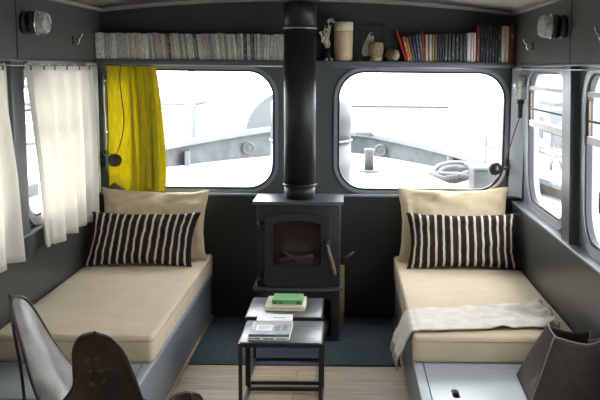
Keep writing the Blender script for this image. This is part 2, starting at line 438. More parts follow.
# front wall: lower panel, two window panels, upper panel
b = MB(); b.box(-1.86, 1.30, W-.04, W+.06, 0, .868); struct(b.build('wall_front_lower', M['skirtshade']))
b = MB(); b.box(-1.74, 1.18, W-.045, W-.0005, .869, .885, .003); struct(b.build('trim_4', M['frame']))
wf = bpy.data.objects.new('wall_front', None); COL.objects.link(wf); wf['_o'] = (0, 0, 0); struct(wf)
for (u0, u1, v0, v1), (p0, p1) in zip(WIN_FAR, ((-1.86, XC), (XC, 1.30))):
    lp = rrect(u0-.012, u1+.012, v0-.012, v1+.012, RF+.01)
    b = MB(); b.ring(project_loop(lp, p0, p1, .868, 1.80), lp, far, 0, .06); b.build('window_panel', M['paint'], wf)
b = MB(); b.box(-1.86, 1.30, W, W+.06, 1.80, 2.30); b.build('upper_panel', M['paintshade'], wf)
wn = 0
def window(mp, u0, u1, v0, v1, r, fw, proud, bars=(), tube=.0):
    global wn
    wn += 1
    w = bpy.data.objects.new('window_%d' % wn, None); COL.objects.link(w); w['_o'] = (0, 0, 0); struct(w)
    inn = rrect(u0, u1, v0, v1, r); out = rrect(u0-fw, u1+fw, v0-fw, v1+fw, r+fw); gi = rrect(u0+.014, u1-.014, v0+.014, v1-.014, max(.02, r-.014))
    b = MB(); b.ring(out, inn, mp, -proud, -.0005); b.ring(rrect(u0-.009, u1+.009, v0-.009, v1+.009, r+.006), inn, mp, 0.0, .058); b.build('window_frame', M['frame'], w)
    b = MB(); b.ring(inn, gi, mp, -proud*.5, .02); b.build('gasket', M['gasket'], w)
    b = MB(); b.slab(rrect(u0+.006, u1-.006, v0+.006, v1-.006, max(.02, r-.008)), mp, .006, .011); b.build('window_pane', M['pane'], w)
    return w
for u0, u1, v0, v1 in WIN_FAR: window(far, u0-.004, u1+.004, v0-.004, v1+.004, RF, .024, .012)
# a drip rail runs above the front windows
b = MB(); b.tube([(-1.66, W-.02, 1.757), (-.44, W-.02, 1.757)], .0045); b.tube([(-.1, W-.02, 1.757), (1.10, W-.02, 1.757)], .0045)
for x in (-1.2, -.75, -.47, .1, .55, .9): b.tube([(x, W-.026, 1.757), (x, W, 1.757)], .006)
struct(b.build('trim_5', M['metal']))
# side walls
SEG = [(4.843, 5.85), (3.43, 4.44), (2.02, 3.03)]
BND = [6.20, 4.64, 3.23, 1.82]
for side, mp, X0, sgn in (('right', rgt, 1.15, 1), ('left', lft, -1.71, -1)):
    b = MB(); xa, xb = sorted((X0, X0+sgn*.10)); b.box(xa, xb, YB, W-.0405, 0, .838); struct(b.build('wall_%s_lower' % side, M['sidelow']))
    b = MB(); xa, xb = sorted((X0-sgn*.006, X0+sgn*.085)); b.box(xa, xb, YB, W-.046, .8385, .853, .003); struct(b.build('trim_6' if sgn > 0 else 'trim_7', M['frame']))
    ws = bpy.data.objects.new('wall_'+side, None); COL.objects.link(ws); ws['_o'] = (0, 0, 0); struct(ws)
    for k, (y0, y1) in enumerate(SEG):
        v0, v1 = .905, 1.738
        lp = rrect(y0-.012, y1+.012, v0-.012, v1+.012, .19)
        b = MB(); b.ring(project_loop(lp, BND[k+1], BND[k]-(.001 if k == 0 else 0), .854, 1.80), lp, mp, 0, .05); b.build('window_panel', M['paintlit'], ws)
        w = window(mp, y0, y1, v0, v1, .18, .05, .018)
        b = MB()                                               # sliding sash: two white rails
        q = lambda z, h: b.add([mp(y, zz, d) for y in (y0+.01, y1-.01) for zz in (z-h, z+h) for d in (-.010, .004)], [(0, 1, 3, 2), (4, 6, 7, 5), (0, 2, 6, 4), (1, 5, 7, 3), (0, 4, 5, 1), (2, 3, 7, 6)])
        q(1.412, .019); b.build('sash_rail', M['railwhite'], w)
        b = MB(); q(1.635, .012); b.build('sash_rail', M['railwhite'], w)
        b = MB(); q(1.505, .005); b.build('sash_bar', M['farline'], w)
        b = MB(); ja = y1-.030
        b.add([mp(y, zz, d) for y in (ja, ja+.022) for zz in (1.432, 1.60) for d in (-.004, .005)], [(0, 1, 3, 2), (4, 6, 7, 5), (0, 2, 6, 4), (1, 5, 7, 3), (0, 4, 5, 1), (2, 3, 7, 6)])
        b.build('timber_jamb', M['jamb'], w)
    b = MB(); b.add([mp(y, zz, d) for y in (YB, 1.82) for zz in (.854, 1.80) for d in (0, .05)], [(0, 1, 3, 2), (4, 6, 7, 5), (0, 2, 6, 4), (1, 5, 7, 3), (0, 4, 5, 1), (2, 3, 7, 6)]); b.build('plain_panel', M['paint'], ws)
    # posts between the windows
    for k, yb in enumerate(BND[1:-1]):
        b = MB(); yy0, yy1 = yb-.045, yb+.13
        b.add([mp(y, zz, d) for y in (yy0, yy1) for zz in (.8535, 1.784) for d in (-.05, -.0005)], [(0, 1, 3, 2), (4, 6, 7, 5), (0, 2, 6, 4), (1, 5, 7, 3), (0, 4, 5, 1), (2, 3, 7, 6)])
        struct(b.build('trim_%d' % (10+k+(10 if sgn > 0 else 20)), M['paint']))
    # slanting corner panel against the front wall
    b = MB(); ct = 1.118 if sgn > 0 else -1.690; ce = 1.196 if sgn > 0 else -1.752
    b.slab([(ct, W-.047), (ce, W-.13), (ce, W-.047)] if sgn > 0 else [(ct, W-.047), (ce, W-.047), (ce, W-.13)], lambda u, v, d: (u, v, d), .8865, 1.768)
    struct(b.build('trim_40' if sgn > 0 else 'trim_41', M['cornerlit']))
    # upper panels above the windows, two sheets with a dark seam between
    X1 = 1.12 if sgn > 0 else -1.68
    SM = 4.585 if sgn > 0 else 4.635
    b = MB(); xa, xb = sorted((X1, X1+sgn*.18)); b.box(xa, xb, SM+.014, W-.001, 1.785, 2.16); b.build('upper_panel', M['panel'], ws)
    b = MB(); b.box(xa, xb, YB, SM, 1.785, 2.16); b.build('upper_panel', M['panel'], ws)
    b = MB(); xa, xb = sorted((X1+sgn*.008, X1+sgn*.15)); b.box(xa, xb, SM, SM+.014, 1.79, 2.16); b.build('seam', M['gasket'], ws)
    b = MB(); xa, xb = sorted((X1-sgn*.004, X1+sgn*.13)); b.box(xa, xb, YB, W-.16, 1.770, 1.7845, .002); struct(b.build('trim_42' if sgn > 0 else 'trim_43', M['panel']))
# rear wall behind the camera, unseen, left solid to cut frontal fill light
wb = bpy.data.objects.new('wall_back', None); COL.objects.link(wb); wb['_o'] = (0, 0, 0); struct(wb)
bck = lambda u, v, d: (u, YB-d, v)
for p0, p1 in ((-1.9, XC-.45), (XC+.45, 1.35)):
    b = MB(); b.box(p0, p1, YB-.06, YB, 0.0005, 2.3); b.build('wall_panel', M['paint'], wb)
b = MB(); b.box(XC-.4495, XC+.4495, YB-.06, YB-.001, 0.0005, 2.3); b.build('door_panel', M['paint'], wb)

# oak strips along the foot of the beds
b = MB(); b.box(-.938, -.926, 3.72, 6.15, .0085, .022); struct(b.build('baseboard_left', M['woodtrim']))
b = MB(); b.box(.336, .346, 3.35, 6.15, .0085, .022); struct(b.build('baseboard_right', M['woodtrim']))

# ------------------------------------------------------------------ beds
def bed_base(name, x0, x1, y0, y1, inner, label, slot):
    t = thing(name, ((x0+x1)/2, (y0+y1)/2, 0), label, 'bed base')
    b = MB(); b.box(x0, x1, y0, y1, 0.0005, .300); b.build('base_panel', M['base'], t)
    ym = 4.16
    ov = .010
    lx0, lx1 = (x0, x1+ov) if inner > 0 else (x0-ov, x1)
    edge = .045
    # rim strip along the aisle, lid boards behind it
    rx0, rx1 = (lx1-edge, lx1) if inner > 0 else (lx0, lx0+edge)
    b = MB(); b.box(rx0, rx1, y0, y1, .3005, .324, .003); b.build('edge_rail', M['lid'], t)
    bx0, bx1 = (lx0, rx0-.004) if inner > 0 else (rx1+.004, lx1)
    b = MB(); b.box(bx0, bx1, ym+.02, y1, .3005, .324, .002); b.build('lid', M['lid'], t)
    if slot:
        sx, sy = slot; lp = rrect(sx-.016, sx+.016, sy-.055, sy+.055, .0155, 6)
        top = lambda u, v, d: (u, v, .324-d)
        b = MB(); b.ring(project_loop(lp, bx0, bx1, y0, ym+.016), lp, top, 0, .0235); lid = b.build('lid', M['lid'], t)
        b = MB(); b.box(sx-.018, sx+.018, sy-.06, sy+.06, .3002, .3015); b.build('finger_slot', M['black'], lid)
    else:
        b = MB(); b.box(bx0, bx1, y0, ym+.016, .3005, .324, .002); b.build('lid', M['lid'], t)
    return t
bed_base('bed_base', -1.708, -.940, 3.72, 6.155, 1, 'blue grey painted bed base under the left mattress, beside the brown chair', None)
bed_base('bed_base', .348, 1.148, 3.32, 6.155, -1, 'blue grey painted bed base under the right mattress, with a finger slot in its lid', (.495, 3.83))
def mattress(x0, x1, y0, y1, label):
    z0, z1 = .3245, .467
    t = thing('mattress', ((x0+x1)/2, (y0+y1)/2, z0), label, 'mattress')
    bm = bmesh.new()
    nx, ny, nz = 14, 30, 4
    def pt(i, j, k):
        u, v, w = i/nx*2-1, j/ny*2-1, k/nz*2-1
        return u, v, w
    b = MB(); b.box(x0, x1, y0, y1, z0, z1, .024, 4)
    bmesh.ops.subdivide_edges(b.bm, edges=[e for e in b.bm.edges if e.calc_length() > .25], cuts=12, use_grid_fill=True)
    for v in b.bm.verts:
        n = noise.noise(v.co*4)*.004 + noise.noise(v.co*11)*.0018
        ex = min(v.co.x-x0, x1-v.co.x, v.co.y-y0, y1-v.co.y)
        if v.co.z > z1-.004: v.co.z += n - .004 + .006*min(1, ex/.2)
        elif v.co.z > z0+.03:
            if v.co.y < y0+.01: v.co.y += n
            if v.co.x > x1-.01 or v.co.x < x0+.01: v.co.x += n
    for f in b.bm.faces: f.smooth = True
    b.build('cover', M['linen'], t)
    b = MB(); zz = z1-.030
    lp = rrect(x0-.0005, x1+.0005, y0-.0005, y1+.0005, .024, 5); b.tube([(u, v, zz) for u, v in lp]+[(lp[0][0], lp[0][1], zz)], .0028, 6); b.build('piping', M['piping'], t)
    return t
mattress(-1.702, -.925, 4.19, 6.145, 'tan linen mattress on the left bed base, below the white curtains')
mattress(.336, 1.143, 4.235, 6.145, 'tan linen mattress on the right bed base, under the grey throw')

def pillow(name, cx, cy, z0, w, h, th, tilt, m, label, cat, seed, yaw=0, rollz=0, pinch=.05, wr=.006, skew=0):
    t = thing(name, (cx, cy, z0), label, cat)
    rot = Matrix.Rotation(yaw, 4, 'Z') @ Matrix.Rotation(-tilt, 4, 'X') @ Matrix.Rotation(rollz, 4, 'Y')
    def P(u, v, s):
        x = u*w/2*(1-pinch*(1-abs(v)**2)*abs(u)**3); z = v*h/2*(1-pinch*1.3*(1-abs(u)**2)*abs(v)**3)
        e = max(0, (1-u*u)*(1-v*v)); y = -s*th/2*e**.42
        nn = noise.noise(V((u*3+seed, v*3, s*2.7)))*wr*2 + noise.noise(V((u*7+seed, v*8, s*5)))*wr
        # puckers that run in from the corners
        c = (abs(u)*abs(v))**3; pk = sin(atan2(1.02-abs(v), 1.02-abs(u))*9+seed)*.010*c
        y += (nn + pk + .010*abs(noise.noise(V((u*2.2+v*1.7+seed, v*2.5-u, s))))**.5*(-s))*min(1, e*5)
        x += noise.noise(V((v*4, seed, 3)))*.006*abs(u); z += noise.noise(V((u*4, seed, 9)))*.008*abs(v) + skew*u*0
        return V((x + skew*v, y, z))
    n_, k_ = 44, 28
    b = MB()
    pts = []; low = 1e9
    cache = {}
    for s in (1, -1):
        def fn(a, c, s=s):
            u = sin((a-.5)*pi); v = sin((c-.5)*pi)
            return rot @ P(u, v, s)
        for a in range(0, n_+1):
            for c in range(0, k_+1): low = min(low, fn(a/n_, c/k_).z)
    for s in (1, -1):
        def fn(a, c, s=s):
            u = sin((a-.5)*pi); v = sin((c-.5)*pi)
            return rot @ P(u, v, s) + V((cx, cy, z0-low))
        vs, fs, us = [], [], []
        for j in range(k_+1):
            for i in range(n_+1): vs.append(fn(i/n_, j/k_)); us.append((.5+.5*sin((i/n_-.5)*pi), .5+.5*sin((j/k_-.5)*pi)))
        wd = n_+1
        for j in range(k_):
            for i in range(n_): fs.append((j*wd+i, j*wd+i+1, (j+1)*wd+i+1, (j+1)*wd+i))
        b.add(vs, fs, True, us)
    b.build('cushion_cover', m, t, merge=True)
    edge = []
    for i in range(48):
        k = i/48*4; sd = int(k); q = sin((k-sd-.5)*pi)
        u, v = ((q, -1), (1, q), (-q, 1), (-1, -q))[sd]
        edge.append(rot @ P(u, v, 1) + V((cx, cy, z0-low)))
    edge.append(edge[0])
    b = MB(); b.tube(edge, .0032, 6); b.build('seam', m if m != M['stripe'] else M['darkprint'], t)
    return t
ZM = .4685
pillow('pillow', -1.29, 5.968, ZM, .725, .475, .17, radians(17), M['linenp'], 'large plain tan linen pillow leaning on the front wall on the left mattress', 'pillow', 1.3, rollz=radians(1), pinch=.085, wr=.016)
pillow('cushion', -1.325, 5.755, ZM, .705, .365, .14, radians(24), M['stripe'], 'oblong black and cream striped cushion in front of the left tan pillow', 'cushion', 4.1, yaw=radians(1), skew=.02, wr=.012, pinch=.085)
pillow('pillow', .727, 5.985, ZM, .745, .50, .17, radians(16), M['linenp'], 'large plain tan linen pillow leaning under the right front window on the right mattress', 'pillow', 7.7, rollz=radians(-.5), pinch=.075, wr=.016)
pillow('cushion', .765, 5.765, ZM, .735, .375, .14, radians(24), M['stripe'], 'oblong black and cream striped cushion in front of the right tan pillow', 'cushion', 9.9, yaw=radians(0), wr=.012, pinch=.085)

# ------------------------------------------------------------------ throw over the right mattress
t = thing('throw_blanket', (.75, 4.5, .469), 'crumpled grey wool throw laid across the front end of the right mattress', 'blanket')
ZT = .4755
prof = [(.268, .305), (.278, .33), (.290, .358), (.302, .39), (.314, .43), (.326, .462), (.345, .4775)] + [(.37+.70*i/26, ZT) for i in range(27)]
def throw_pt(a, c):
    k = a*(len(prof)-1); i = min(int(k), len(prof)-2); fr = k-i
    x = prof[i][0]+(prof[i+1][0]-prof[i][0])*fr; z = prof[i][1]+(prof[i+1][1]-prof[i][1])*fr
    s = max(0, (x-.34)/.78)
    yf = 4.275+.075*s; yk = 4.655+.125*s
    if x < .345: yf += (.345-x)*1.0; yk += (.345-x)*1.6
    y = yf + (yk-yf)*c
    y += noise.noise(V((x*6, c*2, 1)))*.02*(.4+s)
    w = noise.noise(V((x*5, c*4, 5)))*.5+.5
    fold = max(0, noise.noise(V((x*11+c*3, c*6, 2.2))))*.11*max(0, s-.4)*1.6
    if x > .36:
        z += .004+w*.008 + fold + (.022*max(0, 1-abs(c-1)*6)*(max(0, sin(x*31))**2)*s if c > .8 else 0)
    else:
        x += sin(c*15)*.010*(1-(z-.18)/.3) - .004
    return (x, y, z)
b = MB(); b.grid(throw_pt, 90, 26); o = b.build('blanket_cloth', M['throw'], t); mod(o, 'SOLIDIFY', thickness=.007, offset=0)
b = MB()
for i in range(40):
    c = (i+.5)/40; p = V(throw_pt(0, c)); 
    b.tube([p+V((.002, 0, .006)), p+V((-.006+random.uniform(-.006, .006), random.uniform(-.006, .006), -.022)), p+V((-.004+random.uniform(-.01, .01), random.uniform(-.012, .012), -.045-random.uniform(0, .015)))], [.0045, .004, .0025], 5)
tag(b.build('fringe', M['fringe'], t), 'brownish tassel fringe', kind='stuff')

# ------------------------------------------------------------------ stove
SX0, SX1, SY = -.564, -.034, 5.603
t = thing('wood_stove', (-.30, 5.76, .008), 'black cast iron wood stove with arched glass door, standing on the carpet', 'stove')
Z0 = .0085
b = MB(); b.box(SX0, SX1, SY+.012, 5.925, .362, .893, .008); 
b.build('body', M['iron'], t)
# top plate with a gently bowed front
def bow(x): u = (x+.302)/.285; return .022*(1-u*u)
b = MB(); lp = [(-.588, 5.935), (-.588, SY+.005)] + [(-.588+.572*i/14, SY+.005-bow(-.588+.572*i/14)) for i in range(1, 14)] + [(-.016, SY+.005), (-.016, 5.935)]
b.slab(lp, lambda u, v, d: (u, v, d), .8935, .914); b.build('top_plate', M['irontop'], t)
b = MB(); lp2 = [(u*1.0, v) for u, v in lp]; b.slab([(u, v-.012 if v < 5.8 else v-.01) for u, v in lp2], lambda u, v, d: (u, v, d), .343, .3615); b.build('hearth_ledge', M['irontop'], t)
# door: arched ring
def arch(x0, x1, z0, zs, zc, n=14, r=.03):
    pts = []
    for k in range(7): a = pi+pi/2*k/6; pts.append((x0+r+r*cos(a), z0+r+r*sin(a)))
    for k in range(7): a = 3*pi/2+pi/2*k/6; pts.append((x1-r+r*cos(a), z0+r+r*sin(a)))
    for k in range(n+1):
        u = 1-2*k/n; x = (x0+x1)/2 + u*(x1-x0)/2; z = zs + (zc-zs)*(1-u*u)
        if k == 0: x -= .006; z -= .0
        if k == n: x += .006
        pts.append((x, z))
    return pts
dor = lambda u, v, d: (u, SY+d, v)
DO = arch(-.516, -.094, .366, .815, .846); DI = arch(-.467, -.146, .500, .776, .801)
b = MB(); b.ring(DO, DI, dor, -.022, .0115); door = b.build('door', M['iron'], t); mod(door, 'BEVEL', width=.004, segments=2, limit_method='ANGLE')
b = MB(); b.ring(arch(-.470, -.143, .497, .779, .804), arch(-.460, -.153, .507, .770, .795), dor, -.026, -.0225); b.build('glass_rim', M['iron'], door)
b = MB(); b.slab(arch(-.4665, -.1465, .5005, .7755, .8005), dor, -.012, -.007); b.build('glass_pane', M['stoveglass'], door)
b = MB(); b.box(-.455, -.16, SY-.002, SY+.011, .505, .79); b.build('firebox', M['firebrick'], door)
b = MB(); b.tube([(-.43, SY-.004, .535), (-.2, SY-.004, .57)], .018, 8); b.tube([(-.40, SY-.004, .60), (-.30, SY-.004, .53)], .015, 8); b.build('charred_wood', M['ember'], door)
for z in (.763, .414):
    b = MB(); b.tube([(-.558, SY-.004, z), (-.515, SY-.008, z)], .008, 8); b.tube([(-.548, SY-.006, z-.022), (-.548, SY-.006, z+.022)], .011, 10); b.build('hinge', M['iron'], t)
b = MB(); b.lathe([(.004, 0), (.020, .002), (.022, .012), (.016, .022), (.004, .026)], (-.118, SY-.0225, .655), 'y', 16)
for v in b.bm.verts: v.co.y = 2*(SY-.0225)-v.co.y
hd = b.build('handle', M['iron'], t)
b = MB(); pts = [(-.116, SY-.045, .650), (-.106, SY-.055, .61), (-.082, SY-.06, .53), (-.068, SY-.06, .475), (-.064, SY-.06, .458)]
b.tube(pts, [.008, .011, .0125, .0115, .006], 12); tag(b.build('grip', M['handlewood'], hd), 'brown wooden grip')
b = MB(); b.tube([(-.066, SY-.005, .47), (-.07, SY-.06, .465)], .006, 8); b.build('latch', M['iron'], t)
# log store under the firebox, on a plinth
b = MB()
b.box(SX0+.008, SX0+.055, SY+.012, 5.92, Z0, .343); b.box(SX1-.055, SX1-.004, SY+.012, 5.92, Z0, .343); b.box(SX0+.055, SX1-.055, 5.90, 5.92, Z0, .343)
b.box(SX0+.055, SX1-.055, SY+.012, 5.90, Z0, .03); b.box(SX0+.055, SX1-.055, SY+.012, SY+.03, .285, .343)
b.build('log_store', M['iron'], t)
b = MB(); b.lathe([(.003, -.03), (.012, -.028), (.012, 0)], (-.29, SY+.012, .318), 'y', 12); b.build('air_knob', M['iron'], t)
b = MB(); b.tube([(-.033, 5.72, .512), (-.005, 5.72, .53), (.055, 5.735, .565)], [.010, .010, .008], 8); b.build('air_lever', M['iron'], t)
for (x, z, r, lb) in ((-.14, .052, .042, 'right one of the split logs stacked low in the store under the stove'), (-.225, .050, .040, 'second split log from the right, low in the store under the stove')):
    b = MB(); b.tube([(x, 5.655, z+.02), (x, 5.88, z+.02)], r, 9); o = b.build('firewood_log', M['log']); o.location.z = .0305; tag(o, lb, 'log', 'logs in the stove store')
t = thing('timber_board', (-.06, 5.96, .0085), 'narrow timber board standing upright behind the right side of the stove', 'board')
b = MB(); b.box(-.120, -.006, 5.945, 5.970, .0085, .43, .003); b.build('board_face', M['log'], t)
b = MB(); b.box(-.0055, -.002, 5.946, 5.969, .03, .34, .0015); b.build('bark', M['bark'], t)
# flue
FX, FY, FR = -.300, 5.77, .099
t = thing('flue_pipe', (FX, FY, .9145), 'tall black round flue pipe rising from the stove to the ceiling', 'flue')
b = MB(); b.lathe([(FR, .9145), (FR, 1.0)], (FX, FY, 0), n=40); b.build('lower_pipe', M['flue'], t)
b = MB(); b.lathe([(FR+.003, 1.0), (FR+.003, 1.995)], (FX, FY, 0), n=40); b.build('middle_pipe', M['flue'], t)
b = MB(); b.lathe([(FR+.005, 1.995), (FR+.005, 2.205)], (FX, FY, 0), n=40); b.build('upper_pipe', M['flue'], t)
for z in (1.003, 1.995):
    hh = .008 if z < 1.5 else .0035
    b = MB(); b.lathe([(FR+.004, z-hh), (FR+.010, z-hh*.7), (FR+.010, z+hh*.7), (FR+.004, z+hh)], (FX, FY, 0), n=40); b.build('collar', M['flue'] if z < 1.5 else M['metal'], t)
b = MB(); b.lathe([(FR+.006, 2.155), (FR+.03, 2.17), (FR+.055, 2.200), (FR+.05, 2.207)], (FX, FY, 0), n=40); b.build('ceiling_collar', M['iron'], t)
for x in (FX-.125, FX+.112):
    b = MB(); b.lathe([(.004, 0), (.016, .002), (.018, .014), (.018, .02)], (x, FY-.03, 2.17), n=16); b.build('bolt_head', M['steel'], t)

# ------------------------------------------------------------------ side tables
def side_table(x0, x1, y0, y1, zt, label):
    t = thing('side_table', ((x0+x1)/2, (y0+y1)/2, 0), label, 'table', 'nesting side tables')
    q = .018
    b = MB(); b.box(x0+q*.4, x1-q*.4, y0+q*.4, y1-q*.4, zt-.004, zt, .001); b.build('table_top', M['tabletop'], t)
    b = MB(); b.box(x0, x1, y0, y0+q, zt-.024, zt-.0045); b.box(x0, x1, y1-q, y1, zt-.024, zt-.0045); b.box(x0, x0+q, y0+q, y1-q, zt-.024, zt-.0045); b.box(x1-q, x1, y0+q, y1-q, zt-.024, zt-.0045); b.build('top_frame', M['tableframe'], t)
    for x in (x0, x1-q):
        for y in (y0, y1-q):
            b = MB(); b.box(x, x+q, y, y+q, .0005+(.008 if y > 5.11 else 0), zt-.0245); b.build('leg', M['tableframe'], t)
    b = MB(); zb = .009; 
    b.box(x0+q+.0005, x1-q-.0005, y0, y0+q, zb, zb+q); b.box(x0+q+.0005, x1-q-.0005, y1-q, y1, zb, zb+q); b.box(x0, x0+q, y0+q+.0005, y1-q-.0005, zb, zb+q); b.box(x1-q, x1, y0+q+.0005, y1-q-.0005, zb, zb+q)
    b.build('floor_rail', M['tableframe'], t)
    return t
side_table(-.527, -.110, 4.303, 4.708, .400, 'nearer zinc topped steel side table, under the grey and white books')
side_table(-.547, -.124, 4.785, 5.215, .396, 'farther zinc topped steel side table, under the green book by the stove')
def flat_book(x0, x1, y0, y1, z0, z1, mc, label, rz=0, extras=()):
    c = V(((x0+x1)/2, (y0+y1)/2, 0)); mt = Matrix.Translation(c) @ Matrix.Rotation(rz, 4, 'Z') @ Matrix.Translation(-c)
    t = thing('book', (c.x, c.y, z0), label, 'book', 'books on the side tables')
    b = MB(); e = min(.003, (z1-z0)*.15); b.box(x0, x1, y0, y1, z0, z0+e, mtx=mt); b.box(x0, x1, y0, y1, z1-e, z1, mtx=mt); b.box(x0, x1, y0, y0+.003, z0+e, z1-e, mtx=mt); b.build('cover', mc, t)
    b = MB(); b.box(x0+.004, x1-.004, y0+.0035, y1-.004, z0+e+.0003, z1-e-.0003, mtx=mt); b.build('page_block', M['paper'], t)
    for nm, m, (a0, a1, b0, b1), where in extras:
        b = MB()
        w, d = x1-x0, y1-y0
        if where == 'top': b.box(x0+a0*w, x0+a1*w, y0+b0*d, y0+b1*d, z1+.0001, z1+.0006, mtx=mt)
        else: b.box(x0+a0*w, x0+a1*w, y0-.0007, y0-.0001, z0+b0*(z1-z0), z0+b1*(z1-z0), mtx=mt)
        b.build(nm, m, t)
words = lambda m, z0, z1, spans: [('title_mark', m, (a, c, z0, z1), 'spine') for a, c in spans]
flat_book(-.483, -.275, 4.345, 4.62, .4005, .416, M['whitecov'], 'white book at the bottom of the pile on the nearer side table', radians(-1), words(M['redprint'], .3, .7, ((.03, .10), (.11, .15)))+words(M['darkprint'], .3, .7, ((.17, .30), (.38, .52), (.54, .62)))+words(M['slate'], .35, .65, ((.7, .95),)))
flat_book(-.481, -.277, 4.35, 4.56, .4165, .430, M['greycov'], 'grey photo-covered book in the middle of the pile on the nearer side table', radians(0), words(M['slate'], .05, .95, ((0, 1),))+[('cover_label', M['whitecov'], (.14, .55, .30, .78), 'top'), ('title_mark', M['slate'], (.19, .5, .62, .67), 'top'), ('title_mark', M['slate'], (.19, .45, .50, .54), 'top'), ('title_mark', M['slate'], (.19, .38, .40, .43), 'top'), ('cover_picture', M['farpale'], (.62, .74, .3, .75), 'top'), ('cover_picture', M['farpale'], (.79, .92, .35, .8), 'top')])
flat_book(-.465, -.278, 4.575, 4.695, .4165, .437, M['whitecov'], 'small white booklet at the back of the pile on the nearer side table', radians(1), [('title_mark', M['darkprint'], (.45, .8, .42, .50), 'top')])
flat_book(-.449, -.225, 4.91, 5.14, .3965, .423, M['creamcov'], 'thick cream book lying flat under the small green book on the farther table', radians(-1), words(M['woodtrim'], .42, .58, ((.1, .3), (.36, .5), (.55, .9))))
flat_book(-.411, -.240, 4.935, 5.09, .4235, .452, M['green'], 'small green cloth book lying on the cream book on the farther table', radians(-1), words(M['greendk'], .2, .8, ((.05, .17), (.25, .34), (.8, .95)))+words(M['creamcov'], .05, .14, ((0, 1),))+[('cover_mark', M['redprint'], (.1, .16, .7, .8), 'top'), ('cover_mark', M['redprint'], (.84, .9, .7, .8), 'top'), ('cover_mark', M['redprint'], (.8, .86, .12, .2), 'top')])

# ------------------------------------------------------------------ bookshelf along the front wall
ZS = 1.7945; YS = 6.055
t = thing('bookshelf', (XC, 6.12, 1.763), 'long grey wall shelf across the front wall above both windows', 'shelf')
b = MB(); b.box(-1.676, 1.115, YS, W-.001, 1.7635, 1.794, .002); b.build('shelf_board', M['paint'], t)
b = MB(); b.box(-1.676, 1.115, YS-.008, YS-.0005, 1.7615, 1.796, .002); b.build('shelf_lip', M['paint'], t)
def shelf_book(x, th, h, a, m, label, group, dep=.125, cat='book'):
    """x: left foot of the spine, a: lean (top towards the left)"""
    b = MB(); g_ = min(.0018, th*.12); b.box(g_, th-g_, 0, dep, 0, h, min(.002, th*.2), 1)
    o = b.build('book', m, origin=(0, 0, 0)); o.location = (x, YS+.004, ZS+.0004); o.rotation_euler = (0, -a, 0)
    tag(o, label, cat, group); return o
cols = [((.55, .54, .50), 'pale grey'), ((.40, .39, .35), 'worn grey'), ((.60, .57, .48), 'cream'), ((.27, .26, .24), 'dull grey'), ((.74, .73, .69), 'off-white'), ((.42, .36, .29), 'tan')]
x = -1.676; N = 62; pa = 0
rnd = random.Random(3)
specs = []
for i in range(N):
    a = radians(0 if i < 3 else 1.2 if i < 10 else 2.6 if i < 18 else 5.0 if i < 26 else 6.5 if i < 42 else 5 if i < 47 else 1.6 if i < 53 else .3)
    specs.append([rnd.uniform(.014, .023), rnd.uniform(.166, .174)+(.008 if rnd.random() < .06 else 0), a, rnd.choice([0, 0, 1, 1, 2, 3, 1, 4, 5])])
tot = sum(s[0]/cos(s[2]) for s in specs) + sum(.17*max(0, tan(specs[i+1][2])-tan(specs[i][2])) for i in range(N-1)) + N*.0004
k = (1.256-(tot-sum(s[0] for s in specs)))/sum(s[0] for s in specs)
for i, (th, h, a, ci) in enumerate(specs):
    th *= k
    if i: x += max(0, tan(a)-tan(pa))*.182
    c, nm = cols[ci]
    if i in (24, 33, 49, 51): c, nm, mk = (.045, .043, .042), 'black', (.5, .48, .42)
    else: mk = (.10, .095, .09)
    shelf_book(x, th, h, a, book_mat(c, mk, .47), '%s slim paperback, %s from the left end of the shelf above the left window' % (nm, ordinal(i+1)), 'paperbacks on the left half of the shelf')
    x += th/cos(a)+.0005; pa = a
